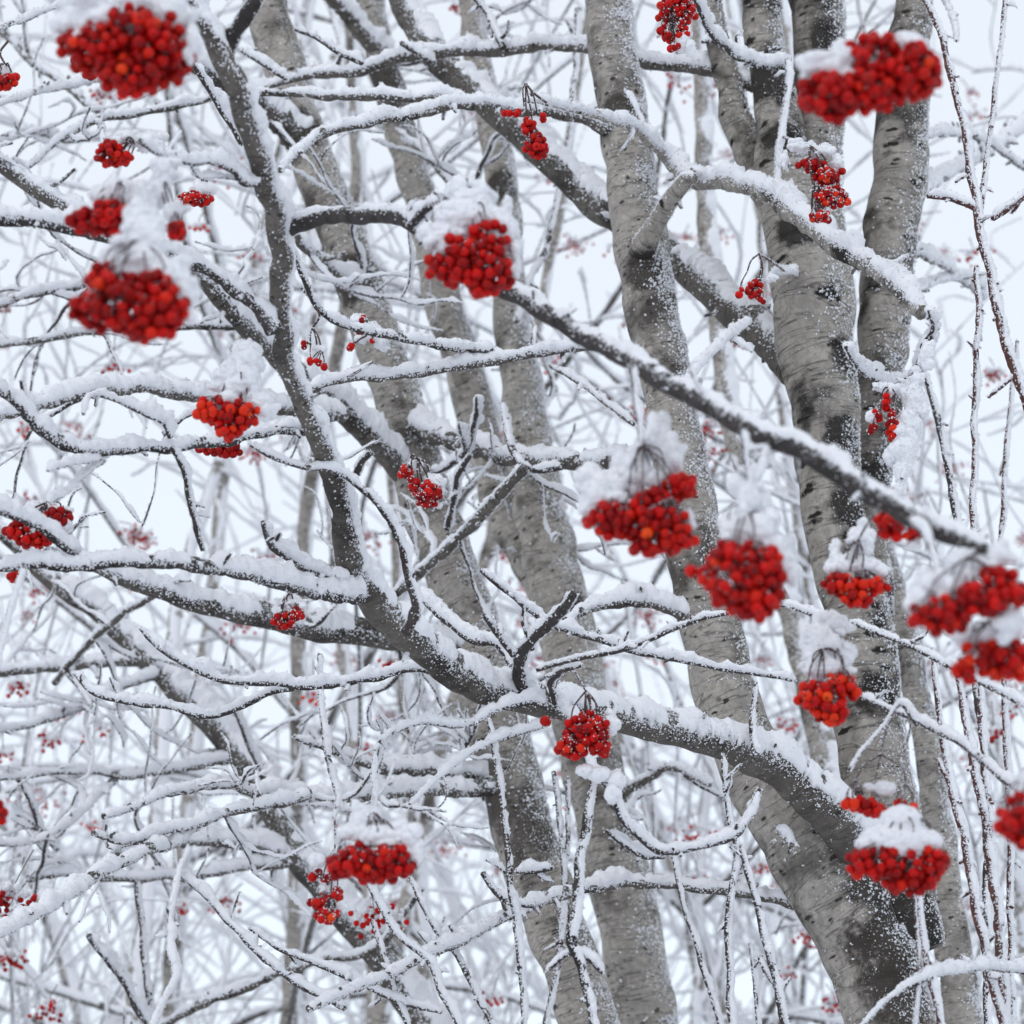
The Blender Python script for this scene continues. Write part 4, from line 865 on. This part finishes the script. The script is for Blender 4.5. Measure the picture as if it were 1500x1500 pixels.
C('bare red cluster dangling in front of the upper snowy branch, left of the pale trunk', 2.5, [(752, 166, 18, 9), (775, 186, 12, 14), (785, 215, 20, 22), (795, 172, 8, 8)], [], (770, 122), (800, 150), cap=26, sparse=1.05, pY=2.6)
C('frosted red cluster at the top edge right of the pale trunk', 2.4, [(992, 16, 32, 24), (985, 45, 26, 18), (988, 70, 10, 8)], [(1000, 62, 14, 20, 10), (970, 50, 10, 8, 6), (990, -6, 22, 10, 6)], (1000, -20), (1015, -8), cap=42, frost=.5, pY=2.5)
C('loose frosted scarlet cluster against the thick right trunk', 2.55, [(1188, 242, 24, 12), (1210, 258, 22, 16), (1218, 290, 28, 18), (1205, 318, 24, 10), (1232, 250, 8, 8)], [(1180, 214, 20, 10, 4), (1205, 222, 26, 10, 4), (1150, 235, 10, 16, 4), (1225, 240, 10, 14, 4)], (1185, 212), (1146, 200), dia=.0085, cap=38, col='orange', frost=1.3, pY=2.88)
C('sparse red cluster on arched bare stalks below the snowy branch', 2.55, [(1085, 430, 20, 12), (1105, 425, 14, 16), (1116, 440, 8, 8), (1072, 428, 10, 8)], [(1130, 405, 14, 10, 6)], (1112, 372), (1150, 398), cap=17, sparse=1.05, frost=.4, pY=2.9)
C('orange-red cluster on a snowy bough left of the front limb', 2.05, [(322, 604, 40, 24), (350, 610, 34, 30), (345, 592, 18, 16), (300, 606, 18, 14), (335, 630, 22, 18)], [(350, 560, 42, 30, 8), (380, 590, 26, 20, 8), (330, 565, 28, 18, 10), (360, 525, 28, 34, 12), (395, 600, 14, 14, 6)], (350, 545), (385, 520), cap=62, col='orange', pY=2.18, dia=.009)
C('low row of red berries just under the same left bough', 2.35, [(322, 658, 38, 14)], [], (330, 640), (345, 640), cap=26, dia=.0085, pY=2.25)
C('dark red cluster at left edge half hidden behind a snowy bough', 2.3, [(40, 782, 36, 22), (80, 758, 26, 16), (60, 790, 26, 16)], [(60, 752, 34, 12, 8), (95, 765, 12, 16, 6)], (70, 735), (95, 722), cap=60, dia=.0085, pY=2.18)
C('tiny red cluster at left edge below the snowy fork', 2.3, [(22, 846, 14, 11)], [(30, 832, 10, 8, 4)], (28, 832), (34, 826), cap=9, pY=2.15)
C('frosty red cluster in front of the leaning trunk near centre', 2.75, [(625, 722, 26, 24), (595, 692, 13, 12), (610, 708, 16, 14)], [(640, 712, 18, 18, 10), (608, 682, 12, 8, 6), (640, 740, 12, 10, 8)], (612, 672), (632, 690), cap=42, frost=1.0, pY=3.4, dia=.0095)
C('broad red cluster under the front branch with snow on its left', 1.7, [(895, 760, 42, 32), (945, 765, 44, 38), (985, 780, 38, 36), (995, 712, 28, 26), (960, 735, 34, 26), (950, 800, 30, 18)],
  [(890, 712, 40, 32, 12), (868, 735, 20, 30, 8), (930, 690, 34, 34, 14), (960, 640, 24, 38, 16), (985, 665, 20, 30, 14), (1010, 760, 10, 20, 8)], (942, 650), (936, 600), cap=92, pY=1.62)
C('round red cluster hanging lowest beneath the middle of the front branch', 1.57, [(1085, 850, 70, 52), (1075, 820, 48, 34), (1105, 880, 46, 32), (1120, 825, 34, 30), (1020, 838, 22, 20)],
  [(1110, 780, 38, 38, 14), (1140, 815, 28, 40, 14), (1080, 775, 28, 30, 14), (1098, 730, 24, 38, 12), (1160, 840, 12, 20, 10)], (1094, 745), (1094, 690), cap=100)
C('flat orange-red cluster in front of the thick trunk, right of the round one', 1.95, [(1230, 856, 32, 20), (1272, 858, 34, 18), (1252, 876, 30, 18), (1285, 852, 20, 12)], [(1250, 828, 44, 16, 8), (1225, 820, 18, 24, 10), (1290, 835, 18, 14, 8), (1260, 790, 22, 24, 14)], (1258, 790), (1290, 742), cap=48, col='orange', pY=1.54)
C('small red cluster partly hidden behind the front branch', 1.75, [(1305, 768, 28, 26), (1335, 780, 22, 14)], [(1340, 800, 14, 8, 8)], (1310, 745), (1318, 742), cap=26, pY=1.53)
C('wide red cluster at right edge below the end of the front branch', 1.5, [(1385, 900, 54, 32), (1430, 880, 48, 34), (1462, 850, 32, 26), (1488, 868, 22, 24), (1345, 905, 18, 18)],
  [(1385, 858, 40, 34, 14), (1350, 878, 22, 28, 10), (1410, 830, 34, 28, 16), (1465, 815, 26, 20, 12), (1480, 910, 22, 30, 22)], (1420, 815), (1438, 804), cap=95)
C('orange cluster at right edge, lowest under the end of the front branch', 1.55, [(1440, 968, 52, 30), (1480, 965, 36, 36), (1420, 980, 30, 22)], [(1440, 930, 40, 20, 14), (1480, 920, 24, 26, 14)], (1450, 910), (1440, 830), cap=80, col='orange')
C('orange-red cluster above the right trunk base, under a snowy twig', 2.0, [(1198, 1022, 34, 28), (1228, 1008, 34, 22), (1218, 1042, 30, 24), (1248, 1012, 16, 14)], [(1210, 978, 36, 24, 10), (1205, 940, 24, 34, 12), (1235, 965, 18, 24, 10), (1225, 912, 30, 18, 14)], (1205, 950), (1215, 900), cap=60, col='orange', pY=2.24)
C('red cluster topped by a tall cone of snow in front of the thick trunk base', 1.88, [(1285, 1262, 46, 30), (1335, 1272, 50, 34), (1365, 1265, 28, 30), (1330, 1294, 40, 20), (1258, 1256, 20, 16)],
  [(1315, 1228, 56, 24, 4), (1320, 1206, 34, 26, 6), (1355, 1232, 28, 18, 4), (1275, 1238, 26, 14, 4), (1325, 1240, 30, 22, -6)], (1322, 1188), (1335, 1060), cap=88, pY=2.14, dia=.0088, lump=.6)
C('orange berries hanging just above the snow cone cluster', 2.05, [(1265, 1178, 32, 16), (1282, 1188, 22, 12), (1335, 1182, 12, 12), (1318, 1176, 10, 10), (1285, 1135, 8, 14)], [(1290, 1155, 26, 8, 4)], (1290, 1105), (1310, 1045), cap=24, col='orange', pY=2.15)
C('blurred red cluster cut by the right edge low in the picture', 1.55, [(1488, 1205, 34, 32), (1500, 1175, 24, 24), (1515, 1215, 30, 34)], [(1510, 1150, 28, 26, 10)], (1505, 1140), (1515, 1050), cap=55)
C('double-lobed red cluster at lower left under a snow cushion', 1.95, [(520, 1262, 36, 30), (575, 1262, 34, 32), (545, 1278, 30, 20), (495, 1270, 20, 20)], [(550, 1222, 52, 22, 8), (590, 1230, 28, 26, 8), (608, 1255, 12, 24, 8), (535, 1200, 30, 24, 10)], (545, 1190), (546, 1165), cap=78, pY=2.48)
C('frosty red cluster beside the double-lobed one, on its left', 2.35, [(465, 1285, 20, 14), (466, 1318, 22, 14), (478, 1340, 20, 14), (492, 1310, 12, 12)], [(468, 1262, 14, 10, 4), (480, 1302, 14, 10, 8), (500, 1325, 10, 10, 4)], (490, 1250), (490, 1200), cap=34, frost=.9, pY=2.7)
C('bright red cluster dangling beneath the knot of the long limb', 2.35, [(860, 1072, 36, 30), (840, 1095, 28, 20), (878, 1088, 22, 24), (828, 1046, 11, 11), (799, 1056, 8, 8), (850, 1050, 20, 16)], [(856, 1130, 14, 8, 6, 12), (880, 1134, 17, 9, 6, 14), (905, 1144, 13, 13, 6, 13), (898, 1162, 9, 13, 6, 10), (892, 1062, 12, 16, 10)], (858, 1012), (842, 985), cap=44, frost=.4, dia=.0098, pY=2.5)
C('small snow-topped red cluster left of the limb, on a dark bough', 2.9, [(418, 908, 22, 16), (436, 900, 12, 12)], [(425, 882, 26, 14, 4), (442, 892, 10, 14, 4)], (425, 868), (430, 862), cap=26, frost=.5, pY=2.4)
C('few red berries in a thick snow column by the right trunk', 2.5, [(1298, 590, 8, 16), (1306, 622, 10, 26), (1285, 608, 9, 10), (1277, 628, 9, 9), (1342, 588, 6, 6)], [(1280, 606, 10, 12, 6), (1300, 568, 28, 10, 8), (1340, 585, 24, 32, 10, 20), (1330, 625, 25, 36, 10, 20), (1327, 665, 23, 34, 12, 20), (1322, 702, 15, 24, 10, 13), (1345, 555, 18, 14, 10, 14), (1358, 520, 13, 24, 10, 12)], (1305, 568), (1300, 560), cap=14, frost=.4, pY=2.6)
C('small cluster on thin stalks right of the front limb', 2.6, [(462, 528, 16, 10), (476, 538, 8, 8), (445, 505, 7, 8), (478, 516, 6, 6)], [(468, 512, 10, 6, 4)], (458, 480), (462, 448), cap=14, frost=.4, dia=.0085)
C('few frosted berries on a snowy tuft above the middle snowy branch', 2.75, [(530, 468, 8, 6), (514, 508, 7, 7), (545, 500, 6, 5), (528, 488, 8, 6)], [(540, 486, 22, 16, 4), (560, 505, 16, 14, 4), (525, 470, 12, 10, 2)], (540, 490), (560, 492), cap=8, frost=1.5, dia=.0085)
C('red berries at the left edge near the top', 2.2, [(8, 122, 18, 15), (20, 118, 10, 12)], [(2, 104, 14, 8, 4)], (8, 95), (12, 60), cap=20)
C('trailing red berries behind the large top left cluster', 2.6, [(120, 92, 24, 14), (135, 108, 14, 10)], [], (130, 70), (140, 40), cap=20, frost=.3, dia=.0085)
C('snow-smothered cluster cut by the left edge low in the picture', 1.9, [(2, 1190, 12, 22)], [(-2, 1185, 22, 32, 6)], (0, 1150), (-10, 1100), cap=14)

# ---- far clusters: a few pixels of berry each, kept as one mesh with its snow
def far_cluster(label, u, v, Y, s=1.0, n=14, snow=True, col='red'):
    c = P(u, v, Y); mp = px(c); dia = .0088
    q = RNG.normal(size=(400, 3)) * np.array([.0155, .0105, .010]) * s; got = [q[0]]
    for p in q:
        if len(got) >= n: break
        if min(((np.array(got) - p) ** 2).sum(1)) > (dia * .85) ** 2: got.append(p)
    o = thing('berry_cluster', c, label, 'berry cluster', 'distant berry clusters')
    for p in got:
        q = bpy.data.objects.new('berry', LOWB[col]); COL.objects.link(q); q.parent = o; q.location = Vector(p); q.scale = (dia * .5 * RNG.uniform(.85, 1.12),) * 3
    if snow:
        m = int(34 * s + 6); top = np.array(got)[RNG.integers(0, len(got), m)] * np.array([.8, .8, .4]) + np.array([0, 0, .012 * s]) + RNG.normal(size=(m, 3)) * .003
        rime = np.array(got)[RNG.integers(0, len(got), m)] + RNG.normal(size=(m, 3)) * .0032 + WIND * .002
        sv, sf = specks(c + np.vstack([top, rime]), np.concatenate([RNG.uniform(.0035, .0075, m), RNG.uniform(.0012, .0028, m)]), 1.3); link('snow_cap', make_mesh('snow_cap', sv, None, sf, mats=[SNOW]), o)
    e_ = RNG.normal(0, .02, 2); st = [(c + np.array([0, 0, .012])), c + np.array([e_[0] * .3, 0, .03]), c + np.array([e_[0], .02, .045 + abs(e_[1])])]
    Cc, R = resample(st, [.6 * mp, .7 * mp, .8 * mp], 6 * mp); V, Q, T3, uv = bark_tube(Cc, R, 5); link('stalk', make_mesh('stalk', V, Q, T3, mats=[STALK]), o)
for lab, u, v, Y, s, n in [
    ('faint berries dangling below the large top left cluster', 150, 145, 3.4, 1.1, 12), ('pair of berries on a frosted tuft near the top, left of centre', 436, 102, 3.3, .6, 5),
    ('single red speck of berries at the top edge in the middle', 672, 12, 3.6, .6, 6), ('few berries below the wide left cluster', 166, 540, 3.3, .8, 8),
    ('orange berries at left edge under the dark bough', 38, 632, 3.6, .7, 6), ('pink snowed cluster above the horizontal left bough', 212, 795, 4.6, 1.1, 14),
    ('pale berries below the left fork', 62, 868, 4.2, 1.0, 9), ('berries at left edge just below the horizontal dark bough', 25, 1008, 3.4, .8, 10),
    ('small cluster left of the dark leaning trunk, upper', 76, 1085, 3.6, .8, 11), ('red dot at the left edge beside the pale fork', 4, 1106, 3.6, .6, 6),
    ('orange speck under the pale forked bough at left', 131, 1210, 3.7, .6, 6), ('snow-capped cluster at left edge above the sloping bough', 16, 1320, 2.7, 1.3, 18),
    ('red cluster at left edge below the sloping bough', 14, 1408, 3.4, 1.0, 12), ('red cluster at the bottom left corner', 70, 1484, 3.4, 1.0, 14),
    ('lone red dot in the pale twigs left of the vertical snowy twig', 263, 1333, 4.0, .6, 6), ('row of frosty berries right below the double-lobed cluster', 548, 1350, 2.9, 1.2, 14),
    ('ring of frosted berries between the two pale trunks', 733, 812, 4.6, 1.3, 14), ('pink cluster right of the limb spurs', 765, 912, 5.0, .9, 10),
    ('small red cluster above the long limb left of its knot', 572, 970, 3.6, .8, 9), ('orange berries under the zigzag snowy twig', 460, 1022, 3.6, .8, 8),
    ('red berries hanging left of the thin trunk', 1040, 628, 3.8, 1.2, 14), ('red berries hanging left of the thin trunk, lower bunch', 1042, 665, 3.8, 1.0, 12),
    ('small red cluster above the front branch beside the thin trunk', 1082, 500, 3.6, .9, 12), ('pink berries beside the pale trunk above the front branch', 1003, 350, 5.0, .9, 9),
    ('pink cluster low between twin stems and thick trunk', 1018, 1220, 4.0, 1.2, 14), ('red dot cluster hanging under the long low branch', 944, 1316, 3.2, .6, 8),
    ('small cluster under the stub of the thick trunk', 1112, 1272, 4.0, .9, 10), ('flat cluster left of the thick trunk base', 1186, 1370, 3.9, 1.3, 14),
    ('red speck at the bottom left of the vertical shoot', 722, 1467, 3.6, .7, 8), ('small cluster at bottom beside the thick trunk', 1222, 1474, 4.0, .9, 10),
    ('snowed cluster at bottom left of the thick trunk', 1148, 1428, 4.4, .9, 8), ('pink cluster at right edge above the slanting shoot', 1458, 550, 4.2, 1.2, 14),
    ('pale pink cluster right of the slanting shoot', 1395, 690, 5.0, 1.4, 16), ('red dot at right edge beside the brown shoots', 1456, 1076, 3.4, .6, 8),
    ('small cluster right of the brown shoots, higher', 1480, 1042, 3.6, .6, 7), ('pink speck under the bright dangling cluster', 828, 1132, 4.6, .7, 7),
    ('pink berries by the limb above the curled twig', 1150, 1065, 4.2, 1.1, 12), ('small red cluster far right below the upper bough', 1430, 170, 5.0, .9, 8),
    ('pale berries right of the dangling bare cluster', 800, 262, 4.8, .9, 9), ('tiny red cluster at left edge below the forked bough', 6, 450, 3.6, .7, 8),
    ('orange berries right of the leftmost snow column', 290, 335, 3.4, .6, 5), ('red berries over the pale bough upper left', 57, 195, 4.2, .7, 6)]:
    far_cluster(lab, u, v, Y * (1.35 if Y > 2.9 else 1.2), s * (1 if Y > 2.9 else .8), int(n * 1.7), True, 'orange' if 'orange' in lab else 'red')
for k in range(105):
    far_cluster('faint frosted red cluster blurred among the twigs far behind the trunks', RNG.uniform(-20, 1520), RNG.uniform(60, 1490) ** .9 * 1.9 % 1500, RNG.uniform(5.2, 8.5), RNG.uniform(.8, 1.8), int(RNG.uniform(10, 30)))
flush_snow()
